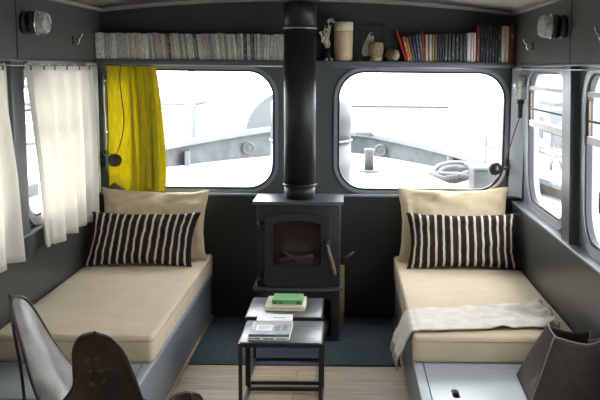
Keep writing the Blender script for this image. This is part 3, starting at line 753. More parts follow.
# the mixed row at the right end: (left px foot, thickness, height, lean, colour, marks, words)
RB = [
 (.401, .010, .215, 18, (.52, .045, .03), None, 'thin bright red book leaning at the left end of the right-hand row'),
 (.414, .033, .168, 14.5, (.40, .050, .035), (.6, .58, .5), 'wide red book leaning beside the thin bright red one'),
 (.4495, .009, .166, 14.0, (.48, .50, .06), None, 'thin yellow-green book leaning right of the wide red book'),
 (.4595, .020, .170, 11.5, (.075, .05, .075), (.5, .45, .4), 'dark purple book leaning right of the thin yellow-green book'),
 (.4815, .018, .170, 10.0, (.035, .04, .06), (.45, .45, .45), 'dark blue book leaning right of the dark purple book'),
 (.5015, .020, .182, 8.0, (.07, .085, .12), (.6, .6, .6), 'slate blue book with pale title leaning in the right-hand row'),
 (.5235, .018, .182, 6.5, (.12, .11, .15), (.65, .65, .65), 'dark book with white labels leaning against the slate blue one'),
 (.543, .009, .205, 4.5, (.55, .06, .03), (.5, .5, .08), 'tall thin red book rising above its neighbours in the right-hand row'),
 (.5535, .018, .180, 1.2, (.33, .28, .20), None, 'brownish beige book standing right of the tall thin red book'),
 (.573, .018, .180, .8, (.36, .30, .22), None, 'second brownish beige book right of the tall thin red book'),
 (.5925, .010, .180, .6, (.34, .25, .08), None, 'narrow ochre book right of the two brownish beige books'),
 (.604, .013, .180, .3, (.16, .13, .09), None, 'narrow dark brown book beside the ochre one'),
 (.6185, .013, .186, .2, (.020, .020, .022), (.3, .3, .3), 'first black book right of the narrow brown one'),
 (.6325, .013, .186, .2, (.024, .024, .026), (.35, .35, .35), 'second black book right of the narrow brown one'),
 (.6465, .013, .186, .2, (.020, .020, .022), (.3, .3, .3), 'third black book right of the narrow brown one'),
 (.6605, .017, .186, .1, (.045, .047, .048), (.3, .3, .3), 'first charcoal book of the run before the white one'),
 (.6785, .017, .186, .1, (.040, .042, .043), (.32, .3, .3), 'second charcoal book of the run before the white one'),
 (.6965, .019, .186, .1, (.048, .05, .05), (.28, .3, .3), 'third charcoal book of the run before the white one'),
 (.7165, .021, .186, .1, (.036, .038, .04), (.4, .4, .4), 'fourth charcoal book of the run before the white one'),
 (.7385, .019, .186, .1, (.042, .044, .045), (.3, .3, .3), 'fifth charcoal book of the run before the white one'),
 (.7585, .019, .186, .1, (.036, .038, .04), (.3, .3, .3), 'sixth charcoal book, touching the white book on the right-hand row'),
 (.7790, .024, .193, 0, (.55, .52, .48), (.5, .48, .45), 'white book with a broad spine in the right-hand row'),
 (.8038, .016, .195, 0, (.58, .46, .47), None, 'pinkish white book between the white and the cream book'),
 (.8206, .015, .193, 0, (.60, .55, .42), None, 'narrow cream book right of the pinkish white one'),
 (.8365, .022, .245, 0, (.11, .018, .014), (.3, .2, .15), 'tall dark red book left of the black art books'),
 (.8593, .017, .245, 0, (.018, .018, .02), (.25, .25, .25), 'first tall black art book right of the dark red one'),
 (.8771, .018, .245, 0, (.022, .022, .024), (.3, .3, .3), 'second tall black art book right of the dark red one'),
 (.8959, .021, .248, 0, (.016, .020, .045), (.2, .22, .3), 'tall navy blue book among the black art books'),
 (.9177, .018, .245, 0, (.018, .018, .02), (.3, .3, .3), 'first tall black art book right of the navy one'),
 (.9365, .019, .245, 0, (.022, .021, .022), (.25, .25, .25), 'second tall black art book right of the navy one'),
 (.9563, .020, .243, 0, (.016, .016, .018), (.3, .3, .3), 'third tall black art book right of the navy one'),
 (.9771, .022, .245, 0, (.020, .020, .021), (.35, .35, .35), 'tall black art book touching the two cream volumes'),
 (1.0000, .028, .240, 0, (.56, .50, .39), (.2, .18, .15), 'left of two tall cream volumes near the right end of the shelf'),
 (1.0288, .028, .240, 0, (.54, .47, .36), (.2, .18, .15), 'right of two tall cream volumes near the right end of the shelf'),
 (1.0576, .036, .243, 0, (.12, .018, .013), (.45, .38, .3), 'tall dark red volume closing the row at the right end of the shelf'),
]
KN = [(.401, .389), (.5535, .517), (.6185, .597), (.6605, .645), (.779, .794), (.8365, .854), (.8593, .883), (1.0, 1.022), (1.0576, 1.073), (1.0936, 1.1125)]
def remap(v):
    for (a0, b0), (a1, b1) in zip(KN, KN[1:]):
        if v <= a1 or a1 == KN[-1][0]: return b0+(b1-b0)*(v-a0)/(a1-a0)
for (xx, th, h, a, c, mk, lb) in RB:
    x1_ = remap(xx+th); xx = remap(xx); th = x1_-xx
    shelf_book(xx, th-.0006, h, radians(a), book_mat(c, mk or tuple(v*.6 for v in c), .56 if mk else .70), lb, 'books on the right half of the shelf')
# objects on the shelf
t = thing('vase', (-.03, 6.115, ZS), 'tall tan speckled cylinder vase on the shelf right of the flue', 'vase')
b = MB(); b.lathe([(.02, .0004), (.058, .0004), (.062, .008), (.063, .19), (.063, .1995)], (-.027, 6.121, ZS)); b.build('vase_body', M['vase'], t)
b = MB(); b.lathe([(.0635, .2), (.064, .235), (.063, .256), (.059, .260), (.057, .24), (.054, .205)], (-.027, 6.121, ZS)); b.build('vase_rim', M['vaserim'], t)
t = thing('picture_frame', (.10, 6.17, ZS), 'square black framed print with a pale figure, leaning on the shelf back', 'picture')
pf = lambda u, v, d: (u+.026, 6.168+v*.06-.002+d+ .004, ZS+.001+v)
def rc(u0, u1, v0, v1): return [(u0, v0), (u1, v0), (u1, v1), (u0, v1)]
b = MB(); b.ring(rc(.012, .225, 0, .25), rc(.030, .207, .018, .232), pf, -.014, .0); b.build('frame', M['frameblk'], t)
b = MB(); b.slab(rc(.0305, .2065, .0185, .2315), pf, -.006, -.001); b.build('print', M['photoblk'], t)
b = MB(); b.ring(rc(.082, .190, .035, .222), rc(.0845, .1875, .0375, .2195), pf, -.0068, -.0062); b.build('print_border', M['printgrey'], t)
b = MB(); lp = []
for i in range(28):
    a = 2*pi*i/28; v = .115+.08*sin(a); wdt = .034-.018*sin(a); lp.append((.122-.004+.018*sin(a)+(.034-.012*sin(a))*math.copysign(abs(cos(a))**.7, cos(a)), v))
b.slab(lp, pf, -.0074, -.0063); fg = b.build('printed_figure', M['printpale'], t)
b = MB(); b.slab([(.138+.012*cos(2*pi*i/16), .180+.011*sin(2*pi*i/16)) for i in range(16)], pf, -.0082, -.0075); b.build('dark_face', M['photoblk'], fg)
t = thing('woven_jar', (.185, 6.095, ZS), 'small lidded jar woven in brown cane, in front of the black picture', 'jar')
b = MB(); b.lathe([(.02, .0004), (.041, .0004), (.044, .006), (.043, .016), (.041, .022)], (.193, 6.108, ZS)); b.build('jar_foot', M['vaserim'], t)
b = MB(); b.lathe([(.041, .0225), (.048, .06), (.050, .095), (.047, .120), (.038, .129), (.02, .1315)], (.193, 6.108, ZS)); jb = b.build('jar_body', M['woven'], t)
b = MB()
for k in range(5):
    a0 = pi+pi*k/5
    for s in (1, -1):
        pts = []
        for q in range(8):
            z = .03+.085*q/7; r = .0435+.0065*min(1, (z-.02)/.07); an = a0+s*.75*q/7; pts.append((.193+r*cos(an), 6.108+r*sin(an), ZS+z))
        b.tube(pts, .0016, 5)
b.build('lattice', M['stonedk'], jb)
t = thing('rough_stone', (.285, 6.11, ZS), 'rounded rough tan stone with a broken face, between the jar and the red books', 'stone')
b = MB(); bm = bmesh.new(); bmesh.ops.create_icosphere(bm, subdivisions=4, radius=1)
for v in bm.verts:
    n = noise.noise(v.co*2+V((3, 1, 2)))*.16+noise.noise(v.co*5)*.07
    v.co *= 1+n; v.co = V((v.co.x*.050, v.co.y*.045, v.co.z*.047))
    v.co.z += .044
    if v.co.z < .0008: v.co.z = .0008
    v.co += V((.299, 6.115, ZS))
for f in bm.faces: f.smooth = True
b.merge(bm); b.build('rind', M['stonedk'], t)
b = MB(); bm = bmesh.new(); bmesh.ops.create_icosphere(bm, subdivisions=3, radius=1)
for v in bm.verts:
    n = noise.noise(v.co*3+V((1, 1, 2)))*.3
    v.co *= 1+n; v.co = V((v.co.x*.026+.322, v.co.y*.018+6.078, v.co.z*.035+ZS+.044))
for f in bm.faces: f.smooth = True
b.merge(bm); b.build('broken_face', M['stone'], t)
b = MB(); bm = bmesh.new(); bmesh.ops.create_icosphere(bm, subdivisions=3, radius=1)
for v in bm.verts: v.co *= 1+.2*noise.noise(v.co*2); v.co = V((v.co.x*.018+.0, v.co.y*.012, v.co.z*.006+.0075))+V((.085, 6.085, ZS))
for f in bm.faces: f.smooth = True
b.merge(bm); o = b.build('pebble', M['stonedk']); tag(o, 'small dark flat pebble on the shelf between the tan vase and the woven jar', 'pebble')
# dried stems in a small dark vase, half behind the flue
t = thing('dried_arrangement', (-.135, 6.12, ZS), 'pale dried seed pods on stems in a small dark vase, right beside the flue', 'dried plant')
b = MB(); b.lathe([(.015, .0004), (.032, .0004), (.036, .02), (.034, .05), (.018, .075), (.016, .085)], (-.130, 6.12, ZS)); b.build('vase', M['darkvase'], t)
rr = random.Random(5)
for (x0, x1, z1) in ((-.140, -.175, .20), (-.137, -.150, .235), (-.132, -.125, .262), (-.128, -.108, .24), (-.13, -.165, .14)):
    b = MB(); pts = smooth_pts([(x0+.004, 6.12, ZS+.078), ((x0+x1)/2-.01, 6.11, ZS+.14), (x1, 6.10, ZS+z1)], 6); b.tube(pts, .0022, 5)
    for k in range(9):
        f = pts[min(len(pts)-1, 2+k)] if k < len(pts)-2 else pts[-1]
        b.lathe([(.001, -.009), (.007, -.004), (.0085, .002), (.005, .008), (.001, .011)], V(f)+V((rr.uniform(-.008, .008), rr.uniform(-.008, .008), 0)), n=8)
    b.build('stem', M['dried'], t)
b = MB(); pts = smooth_pts([(-.135, 6.10, ZS+.255), (-.118, 6.095, ZS+.272), (-.100, 6.09, ZS+.268), (-.092, 6.09, ZS+.252)], 6); b.tube(pts, [.004+.010*abs(sin(i*.9)) for i in range(len(pts))], 8); b.build('seed_pod', M['dried'], t)
for i, x in enumerate((-.105, -.14)):
    b = MB(); b.lathe([(.003, .0004), (.010, .003), (.012, .010), (.007, .018), (.002, .021)], (x+.0, 6.078, ZS), n=12); tag(b.build('seed_head', M['dried']), ('right' if i == 0 else 'left')+' of two small pale seed heads at the foot of the dark vase', 'seed head', 'loose seed heads')

# ------------------------------------------------------------------ curtains
def curtain(name, fn, nu, nv, m, th=.0022):
    b = MB(); b.grid(fn, nu, nv); o = b.build(name, m); mod(o, 'SOLIDIFY', thickness=th, offset=0); return o
def white_curtain(y0, y1, folds, seed, label, nring, bot=.705, flare=0, flare2=0):
    t = thing('curtain', (-1.69, (y0+y1)/2, bot), label, 'curtain', 'white curtains on the left wall')
    def fn(a, c):
        z = 1.752 - (1.752-bot)*c
        amp = .010+.022*min(1, c*1.8)
        ph = a*folds*2*pi + seed
        x = -1.676 + amp*(sin(ph)+.35*sin(ph*2.3+1)) - .010*c
        z += (.006*sin(ph*2) if c < .02 else 0) + .008*c*sin(ph*.7)
        y = y0+(y1-y0)*a + .012*sin(ph*1.3+2)*c + flare*c*(1-a) + flare2*c*a
        return (x+.010, y, z)
    b = MB(); b.grid(fn, 110, 24); o = b.build('curtain_cloth', M['linenwhite'], t); mod(o, 'SOLIDIFY', thickness=.0018, offset=0)
    for i in range(nring):
        a = (i+.35)/nring; p = V(fn(a, .018)); b = MB(); b.torus((p.x+.006, p.y, 1.735), .0105, .0032, (1, .25, 0), 16, 6); b.build('eyelet', M['black'], t)
    return t
white_curtain(4.67, 5.98, 4.5, .8, 'off-white linen curtain nearest the front corner on the left wall', 6, .74, .22)
white_curtain(3.3, 4.47, 5.5, 2.2, 'off-white linen curtain cut by the left picture edge', 6, .765, 0, .16)
t = thing('curtain_wire', (-1.655, 5.0, 1.742), 'thin steel curtain wire along the left wall carrying the white curtains', 'curtain wire')
b = MB(); b.tube([(-1.650, 3.0, 1.748), (-1.650, 6.12, 1.748)], .0022, 6); b.build('wire', M['steel'], t)
for y in (4.80, 6.10, 3.2):
    b = MB(); b.tube([(-1.70, y, 1.748), (-1.650, y, 1.748), (-1.650, y, 1.742)], .0032, 6); b.build('eye_screw', M['steel'], t)
t = thing('curtain_wire', (1.145, 5.0, 1.752), 'thin steel curtain wire running bare above the right side windows', 'curtain wire')
b = MB(); b.tube([(1.10, 3.0, 1.752), (1.10, 6.02, 1.752)], .0026, 6); b.build('wire', M['steel'], t)
for y in (4.6, 6.02):
    b = MB(); b.tube([(1.10, y, 1.752), (1.10, y, 1.7685)], .0035, 6); b.build('eye_screw', M['steel'], t)
t = thing('curtain', (-1.46, 6.11, .89), 'mustard yellow curtain drawn to the left side of the left front window', 'curtain')
def yfn(a, c):
    zt = 1.750; zb = .905 + .010*sin(a*19) + (.02*(1-a))
    z = zt-(zt-zb)*c
    left = -1.612; right = -1.280+.038*c + .02*sin(c*3)
    # a flat stretch at the left, deep folds to the right
    k = max(0, min(1, (a-.20)/.12))
    w = a*1.9 if a < .20 else .38+(a-.20)*.775
    x = left+(right-left)*w
    ph = (a-.2)*5.5*2*pi + .6*sin(c*2.2) + .8*sin(a*9)
    am = k*(.022+.016*c)
    y = 6.106 + am*sin(ph) + .003*sin(a*40)*(1-k) + .006*sin(ph*.37+c*3)*k
    x += .026*k*sin(2*ph+.4)*(.6+.4*c)*(1-max(0, a-.9)*6) + .005*sin(c*6+a*9)*c
    if c > .90:
        q = (c-.90)/.10; y -= q*.035*(.3+.7*sin(a*23)**2); z += q*(.018*sin(a*31)+.012*sin(a*13+1))
    return (x, y-.014, z)
b = MB(); b.grid(yfn, 260, 48); o = b.build('curtain_cloth', M['yellow'], t); mod(o, 'SOLIDIFY', thickness=.0016, offset=0)
b = MB(); b.tube([(-1.64, 6.105, 1.752), (-1.30, 6.105, 1.752)], .004, 8); b.build('rod', M['steel'], t)
for i in range(5):
    b = MB(); b.torus((-1.60+.067*i, 6.105, 1.750), .010, .0022, (1, 0, 0), 14, 6); b.build('ring', M['steel'], t)

# ------------------------------------------------------------------ lamps, hooks and cords
def bulkhead(x, y, z, s, label):
    """s: direction away from the wall"""
    t = thing('bulkhead_lamp', (x, y, z), label, 'lamp', 'round bulkhead lamps')
    pr = lambda L: [(r, s*h) for r, h in L]
    b = MB(); b.lathe(pr([(.02, .0005), (.058, .0005), (.060, .010), (.060, .020), (.054, .022), (.054, .038), (.061, .040), (.061, .070), (.056, .074)]), (x, y, z), 'x', 32); b.build('base', M['black'], t)
    b = MB(); b.lathe(pr([(.058, .0745), (.060, .082), (.058, .088), (.060, .094), (.058, .100), (.060, .106), (.057, .112), (.058, .118), (.053, .128), (.042, .137), (.022, .142), (.004, .143)]), (x, y, z), 'x', 32); b.build('glass_dome', M['bulb'], t)
    b = MB(); b.lathe(pr([(.018, .0745), (.018, .085), (.03, .09), (.03, .11), (.01, .12)]), (x, y, z), 'x', 20); b.build('bulb', M['metal'], t)
    b = MB(); b.torus((x+s*.078, y, z), .061, .0028, (1, 0, 0), 32, 6); b.build('clamp_ring', M['steel'], t)
    return t
bulkhead(-1.68, 4.735, 1.966, 1, 'round black bulkhead lamp with glass dome on the upper left wall')
bulkhead(1.12, 4.715, 1.972, -1, 'round black bulkhead lamp with glass dome on the upper right wall')
def hook(x, y, z, s, label, k=1):
    t = thing('coat_hook', (x, y, z), label, 'hook')
    b = MB(); b.box(min(x, x+s*.006)+s*.0005, max(x, x+s*.006)+s*.0005, y-.010, y+.010, z-.024, z+.024, .002); b.build('back_plate', M['iron'], t)
    b = MB(); b.tube(smooth_pts([(x+s*.006, y, z+.010), (x+s*.03, y, z+.006), (x+s*.050, y, z+.014), (x+s*.058, y, z+.030)], 5), .0048, 8); b.lathe([(.002, -.006), (.007, 0), (.002, .007)], (x+s*.058, y, z+.033), n=10); b.build('upper_prong', M['chrome'], t)
    b = MB(); b.tube(smooth_pts([(x+s*.006, y, z-.008), (x+s*.022, y, z-.022), (x+s*.036, y, z-.018), (x+s*.040, y, z-.006)], 5), .0048, 8); b.lathe([(.002, -.006), (.007, 0), (.002, .007)], (x+s*.040, y, z-.003), n=10); b.build('lower_prong', M['chrome'], t)
hook(-1.68, 5.58, 1.905, 1, 'small chrome hook on the upper left wall right of the bulkhead lamp')
hook(1.12, 5.50, 1.895, -1, 'small chrome hook on the upper right wall left of the bulkhead lamp')
hook(1.12, 3.92, 1.895, -1, 'chrome hook on the upper right wall cut by the right picture edge')
# globe reading lamps by the corners, with cords
t = thing('reading_lamp', (-1.664, W-.02, 1.11), 'dark round reading lamp on a bracket left of the yellow curtain', 'lamp', 'dark round reading lamps')
b = MB(); b.box(-1.690, -1.650, 6.150, 6.1845, 1.055, 1.170, .006); b.build('bracket', M['iron'], t)
b = MB(); b.tube([(-1.665, 6.150, 1.112), (-1.655, 6.07, 1.118), (-1.62, 6.02, 1.122)], .010, 8); b.build('arm', M['iron'], t)
b = MB(); b.lathe([(.004, -.048), (.024, -.042), (.040, -.026), (.0465, 0), (.040, .024), (.030, .037), (.012, .045), (.003, .047)], (-1.556, 6.02, 1.122), 'x', 26); b.build('lamp_shade', M['bakelite'], t)
b = MB(); b.tube(smooth_pts([(-1.545, 6.02, 1.165), (-1.53, 6.03, 1.20), (-1.505, 6.045, 1.30), (-1.495, 6.05, 1.42), (-1.510, 6.055, 1.56), (-1.518, 6.06, 1.66), (-1.512, 6.064, 1.760)], 8), .0035, 6); b.build('cord', M['cord'], t)
b = MB(); b.tube(smooth_pts([(-1.655, 6.14, 1.14), (-1.635, 6.04, 1.165), (-1.60, 6.01, 1.172), (-1.575, 6.01, 1.165)], 6), .003, 6); b.build('bracket_wire', M['cord'], t)
t = thing('reading_lamp', (1.10, W-.02, 1.08), 'dark round reading lamp on a bracket at the right end of the right front window', 'lamp', 'dark round reading lamps')
b = MB(); b.box(1.095, 1.128, 6.150, 6.1845, 1.025, 1.140, .006); b.build('bracket', M['iron'], t)
b = MB(); b.tube([(1.108, 6.150, 1.082), (1.095, 6.07, 1.086), (1.055, 6.02, 1.089)], .010, 8); b.build('arm', M['iron'], t)
b = MB(); b.lathe([(.004, -.048), (.024, -.042), (.040, -.026), (.0465, 0), (.040, .024), (.030, .037), (.012, .045), (.003, .047)], (1.0, 6.02, 1.089), 'x', 26)
b.build('lamp_shade', M['bakelite'], t)
b = MB(); b.tube(smooth_pts([(1.075, 6.05, 1.10), (1.06, 6.06, 1.03), (1.03, 6.10, .97), (.97, 6.13, .925), (.93, 6.13, .905)], 8), .006, 6); tag(b.build('cable', M['cordpale'], t), 'tan cable')
b = MB(); b.tube(smooth_pts([(1.09, 6.02, 1.30), (1.088, 6.05, 1.18), (1.05, 6.09, 1.05), (.98, 6.12, .95), (.93, 6.135, .90)], 8), .0032, 6); b.build('cord', M['cord'], t)
# caged inspection lamp hung in the right corner
t = thing('inspection_lamp', (1.125, 6.03, 1.60), 'glass inspection lamp with black handle hanging in the right front corner', 'lamp')
IX, IY = 1.150, 5.985
b = MB(); b.tube([(IX+.002, IY, 1.768), (IX+.002, IY, 1.728)], .003, 6); b.torus((IX+.002, IY, 1.722), .010, .0025, (0, 1, 0), 14, 6); b.build('hook', M['steel'], t)
b = MB(); b.lathe([(.010, 1.715), (.026, 1.705), (.043, 1.685), (.049, 1.65), (.049, 1.60), (.042, 1.57), (.026, 1.553)], (IX, IY, 0), n=24); b.build('glass_jar', M['bulb'], t)
b = MB(); b.lathe([(.008, 1.692), (.022, 1.672), (.024, 1.648), (.014, 1.61), (.012, 1.575)], (IX, IY, 0), n=18); b.build('bulb', M['whitecov'], t)
b = MB()
for k in range(6):
    a = 2*pi*k/6+.3; b.tube([(IX+.012*cos(a), IY+.012*sin(a), 1.718), (IX+.046*cos(a), IY+.046*sin(a), 1.695), (IX+.053*cos(a), IY+.053*sin(a), 1.645), (IX+.050*cos(a), IY+.050*sin(a), 1.585), (IX+.026*cos(a), IY+.026*sin(a), 1.548)], .002, 5)
b.torus((IX, IY, 1.645), .0525, .002); b.build('cage', M['steel'], t)
b = MB(); b.lathe([(.018, 1.5525), (.026, 1.548), (.026, 1.528), (.017, 1.520), (.015, 1.45), (.019, 1.44), (.010, 1.432)], (IX-.004, IY, 0), n=18); b.build('handle', M['black'], t)
b = MB(); b.tube(smooth_pts([(IX-.004, IY, 1.436), (1.125, 5.975, 1.38), (1.095, 5.965, 1.28), (1.065, 5.958, 1.18), (1.04, 5.955, 1.09)], 8), .0035, 6); b.build('cord', M['cord'], t)
# pale stay tubes at the left corner
t = thing('stay_tube', (-1.66, 6.15, 1.08), 'pale vertical metal tube clipped beside the left front window', 'tube')
b = MB(); b.tube([(-1.652, 6.148, 1.18), (-1.652, 6.148, 1.42)], .010, 10); b.build('tube', M['frame'], t)
b = MB(); b.tube([(-1.652, 6.148, 1.42), (-1.652, 6.148, 1.70)], .005, 8); b.build('rod', M['metal'], t)
for z in (1.30, 1.65):
    b = MB(); b.box(-1.664, -1.640, 6.150, 6.1845, z-.008, z+.008, .002); b.build('clip', M['steel'], t)

# ------------------------------------------------------------------ leather sling chair
AB = [(-1.356, 3.6, 0.806), (-1.361, 3.567, 0.798), (-1.339, 3.533, 0.736), (-1.299, 3.5, 0.634), (-1.26, 3.467, 0.52), (-1.213, 3.433, 0.42), (-1.155, 3.4, 0.39), (-1.099, 3.367, 0.447), (-1.044, 3.333, 0.525), (-1.031, 3.3, 0.609), (-1.018, 3.267, 0.691), (-0.98, 3.233, 0.752), (-0.918, 3.2, 0.778)]
AD = [(-1.356, 3.6, 0.806), (-1.335, 3.632, 0.794), (-1.319, 3.664, 0.76), (-1.291, 3.695, 0.686), (-1.262, 3.727, 0.602), (-1.211, 3.759, 0.495), (-1.168, 3.791, 0.42), (-1.135, 3.823, 0.39), (-1.125, 3.855, 0.385), (-1.124, 3.886, 0.407), (-1.114, 3.918, 0.437), (-1.09, 3.95, 0.436)]
BC = [(-0.918, 3.2, 0.778), (-0.874, 3.24, 0.747), (-0.844, 3.28, 0.688), (-0.826, 3.32, 0.616), (-0.81, 3.36, 0.53), (-0.794, 3.4, 0.437), (-0.769, 3.44, 0.375), (-0.737, 3.48, 0.356), (-0.72, 3.52, 0.375), (-0.703, 3.56, 0.400), (-0.66, 3.6, 0.403)]
DC = [(-1.09, 3.95, 0.436), (-1.049, 3.911, 0.425), (-1.013, 3.872, 0.385), (-0.965, 3.833, 0.330), (-0.858, 3.794, 0.28), (-0.74, 3.756, 0.26), (-0.66, 3.717, 0.28), (-0.610, 3.678, 0.33), (-0.617, 3.639, 0.380), (-0.66, 3.6, 0.403)]
def polyline(pts):
    pts = smooth_pts(pts, 8); L = [0]
    for a_, b_ in zip(pts, pts[1:]): L.append(L[-1]+(b_-a_).length)
    def ev(t):
        d = t*L[-1]
        for i in range(len(L)-1):
            if d <= L[i+1] or i == len(L)-2:
                return pts[i].lerp(pts[i+1], min(1, (d-L[i])/max(1e-9, L[i+1]-L[i])))
    return ev
cAB, cAD, cBC, cDC = polyline(AB), polyline(AD), polyline(BC), polyline(DC)
pA, pB, pC, pD = V(AB[0]), V(AB[-1]), V(BC[-1]), V(AD[-1])
def sling(u, v):
    q = (1-v)*cAB(u)+v*cDC(u)+(1-u)*cAD(v)+u*cBC(v) - ((1-u)*(1-v)*pA+u*(1-v)*pB+u*v*pC+(1-u)*v*pD)
    q.z += .03*sin(pi*u)*sin(pi*v)
    if q.x < -.915 and q.y > 3.69: q.z = max(q.z, .3415)
    q.z = max(q.z, .12)
    return q
CT = V((-1.0, 3.55, 0))
t = thing('butterfly_chair', CT, 'dark brown leather butterfly chair beside the left bed, at the bottom left', 'chair')
b = MB()
b.grid(lambda a, c: sling(a, c), 64, 64)
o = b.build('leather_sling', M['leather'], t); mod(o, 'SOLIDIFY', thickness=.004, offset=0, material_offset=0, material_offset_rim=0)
o.data.materials.append(M['leathersheen'])
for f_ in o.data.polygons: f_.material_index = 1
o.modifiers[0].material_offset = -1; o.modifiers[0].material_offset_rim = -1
def nrm(u, v):
    e = .01; p = sling(u, v)
    du = sling(min(1, u+e), v)-sling(max(0, u-e), v); dv = sling(u, min(1, v+e))-sling(u, max(0, v-e))
    n = du.cross(dv).normalized()
    return n
SLING = o
# binding along the edge
b = MB(); ed = [sling(i/60, 0) for i in range(61)]; b.tube(ed, .0075, 8, False); ed = [sling(0, i/60) for i in range(61)]; b.tube(ed, .0075, 8, False); ed = [sling(1, i/60) for i in range(61)]; b.tube(ed, .0075, 8, False); ed = [sling(i/60, 1) for i in range(61)]; b.tube(ed, .0075, 8, False)
b.build('edge_binding', M['leather'], t)
# laced pocket on the back of the near ear
vo = V((-.99, 3.2, .62)); vback = (V((0, 0, 1.75))-vo).normalized()
def nback(u, v):
    n = nrm(u, v); return n if n.dot(vback) > 0 else -n
def pkt(a, c):
    u = 1-.265*c*(1-a)**.8; v = .44*c*a**.8
    return sling(u, v)+nback(min(.99, u), max(.01, v))*(.006 if c > .02 else .002)
b = MB(); b.grid(pkt, 24, 18)
pk = b.build('ear_pocket', M['leather'], t); mod(pk, 'SOLIDIFY', thickness=.004, offset=0)
Cc = V((0, 0, 1.75))
def on_ray(px, py):
    """nearest sling spot to where the eyelets sit on the ear"""
    d = F+Rv*(px-ppx)/f_px-Uv*(py-200)/f_px; d = d.normalized(); best = None
    for i in range(60):
        for j in range(50):
            u, v = .68+.32*i/59, .48*j/49; p = sling(u, v); w = p-Cc; dist = (w-d*w.dot(d)).length
            if best is None or dist < best[0]: best = (dist, u, v)
    return best[1], best[2]
EY = [(-.947, .678), (-.912, .683), (-.94, .640), (-.900, .640), (-.938, .590), (-.893, .602)]
EYP = []
for X_, Z_ in EY:
    px_ = None
    w = V((X_, 3.2, Z_))-Cc; kx = w.dot(F); u, v = on_ray(ppx+f_px*w.dot(Rv)/kx, 200-f_px*w.dot(Uv)/kx)
    p = sling(u, v)+nback(u, v)*.010; EYP.append((p, nback(u, v)))
    b = MB(); b.torus(p, .0075, .0022, nback(u, v), 16, 6); b.build('eyelet', M['brass'], pk)
b = MB()
for i, j in ((0, 1), (1, 2), (2, 3), (3, 4), (4, 5)):
    a_, c_ = EYP[i], EYP[j]; mid = (a_[0]+c_[0])/2+a_[1]*.004; b.tube([a_[0]-a_[1]*.003, mid, c_[0]-c_[1]*.003], .0022, 6)
b.build('lacing', M['cord'], pk)
b = MB(); sl = []
for Z_ in (.662, .64, .61, .572):
    w = V((-.924, 3.2, Z_))-Cc; kx = w.dot(F); u, v = on_ray(ppx+f_px*w.dot(Rv)/kx, 200-f_px*w.dot(Uv)/kx); sl.append(sling(u, v)+nback(u, v)*.009)
b.tube(sl, [.002, .005, .006, .003], 8); b.build('lace_slit', M['cord'], pk)
# bent rod frame: two crossing loops from ear to ear, feet on the floor
b = MB(); r_ = .0065
fA, fB, fC, fD = V((-1.245, 3.42, .0075)), V((-.93, 3.16, .0075)), V((-.66, 3.48, .0075)), V((-1.02, 3.64, .0075))
off = .016
def rod(pts): b.tube(smooth_pts(pts, 8), r_, 8)
outA = V((-.016, -.010, .012)); outB = V((.006, -.022, .008))
rod([pA+outA, V((-1.345, 3.535, .70)), V((-1.30, 3.49, .48)), fA]); rod([pB+V((.004, .018, -.012)), V((-.905, 3.37, .60)), V((-.92, 3.36, .3)), fB+V((0, .12, 0))])
rod([pC+V((.018, 0, .0)), V((-.62, 3.56, .25)), fC]); rod([pD+V((0, .014, .0)), V((-1.06, 3.69, .33)), fD])
rod([fA, V((-1.05, 3.50, .012)), fC]); rod([fB+V((0, .12, 0)), V((-.98, 3.45, .024)), fD])
b.build('rod_frame', M['tableframe'], t)
# chrome knob of something low at the very left edge
# ------------------------------------------------------------------ felt bag on the right bed base
ZB = .3262
t = thing('felt_bag', (.93, 3.8, ZB), 'large grey-brown felt tote bag slumped on the front of the right bed base', 'bag')
# footprints: front-left, back-left, back-right, front-right; top rim drawn in at the gussets
fl, bl, br, fr_ = V((.800, 3.70, ZB)), V((.815, 4.085, ZB)), V((1.125, 4.03, ZB)), V((1.115, 3.52, ZB))
tfl, tbl, tbr, tfr = V((.893, 3.713, .622)), V((.945, 4.06, .578)), V((1.135, 4.03, .560)), V((1.11, 3.60, .672))
gl = V((.985, 3.90, .530)); gr = V((1.065, 3.80, .585))
def quad(p00, p10, p11, p01, bulge=None, nu=20, nv=16, dent=None):
    def fn(a, c):
        p = p00*(1-a)*(1-c)+p10*a*(1-c)+p11*a*c+p01*(1-a)*c
        if bulge: p = p+bulge*(sin(pi*a)*sin(pi*min(1, c*.9+.1)))
        if dent: p = p+dent(a, c)
        p = p+V((noise.noise(p*7), noise.noise(p*7+V((5, 0, 0))), 0))*.006*sin(pi*a)
        return p
    return fn
b = MB()
b.grid(quad(fl, fr_, tfr, tfl, V((0, -.035, 0)), dent=lambda a, c: V((0, .02*sin(a*7)*c, -.036*sin(pi*a)*c**3))), 28, 20)
o = b.build('front_panel', M['felt'], t); mod(o, 'SOLIDIFY', thickness=.006, offset=0)
b = MB(); b.grid(quad(bl, br, tbr, tbl, V((0, .01, 0)), dent=lambda a, c: V((0, 0, -.02*sin(pi*a)*c**3))), 20, 16); o = b.build('back_panel', M['felt'], t); mod(o, 'SOLIDIFY', thickness=.006, offset=0)
def gusset(f0, b0, tf, tb, g, s):
    def fn(a, c):
        # a: front to back, c: base to rim; a crease pushes the middle inwards towards the rim
        lo = f0.lerp(b0, a); k = 1-abs(2*a-1)
        hi = (tf.lerp(g, a*2) if a < .5 else g.lerp(tb, a*2-1))
        hi = hi+V((s*.012*sin(a*2*pi*1.0), 0, 0))
        p = lo.lerp(hi, c); p = p+V((-s*.006*sin(pi*c)*(1-k*.6)+s*.016*sin(pi*c)*k, 0, 0))
        return p
    return fn
b = MB(); b.grid(gusset(fl, bl, tfl, tbl, gl, 1), 24, 18); o = b.build('side_gusset', M['felt'], t); mod(o, 'SOLIDIFY', thickness=.006, offset=0)
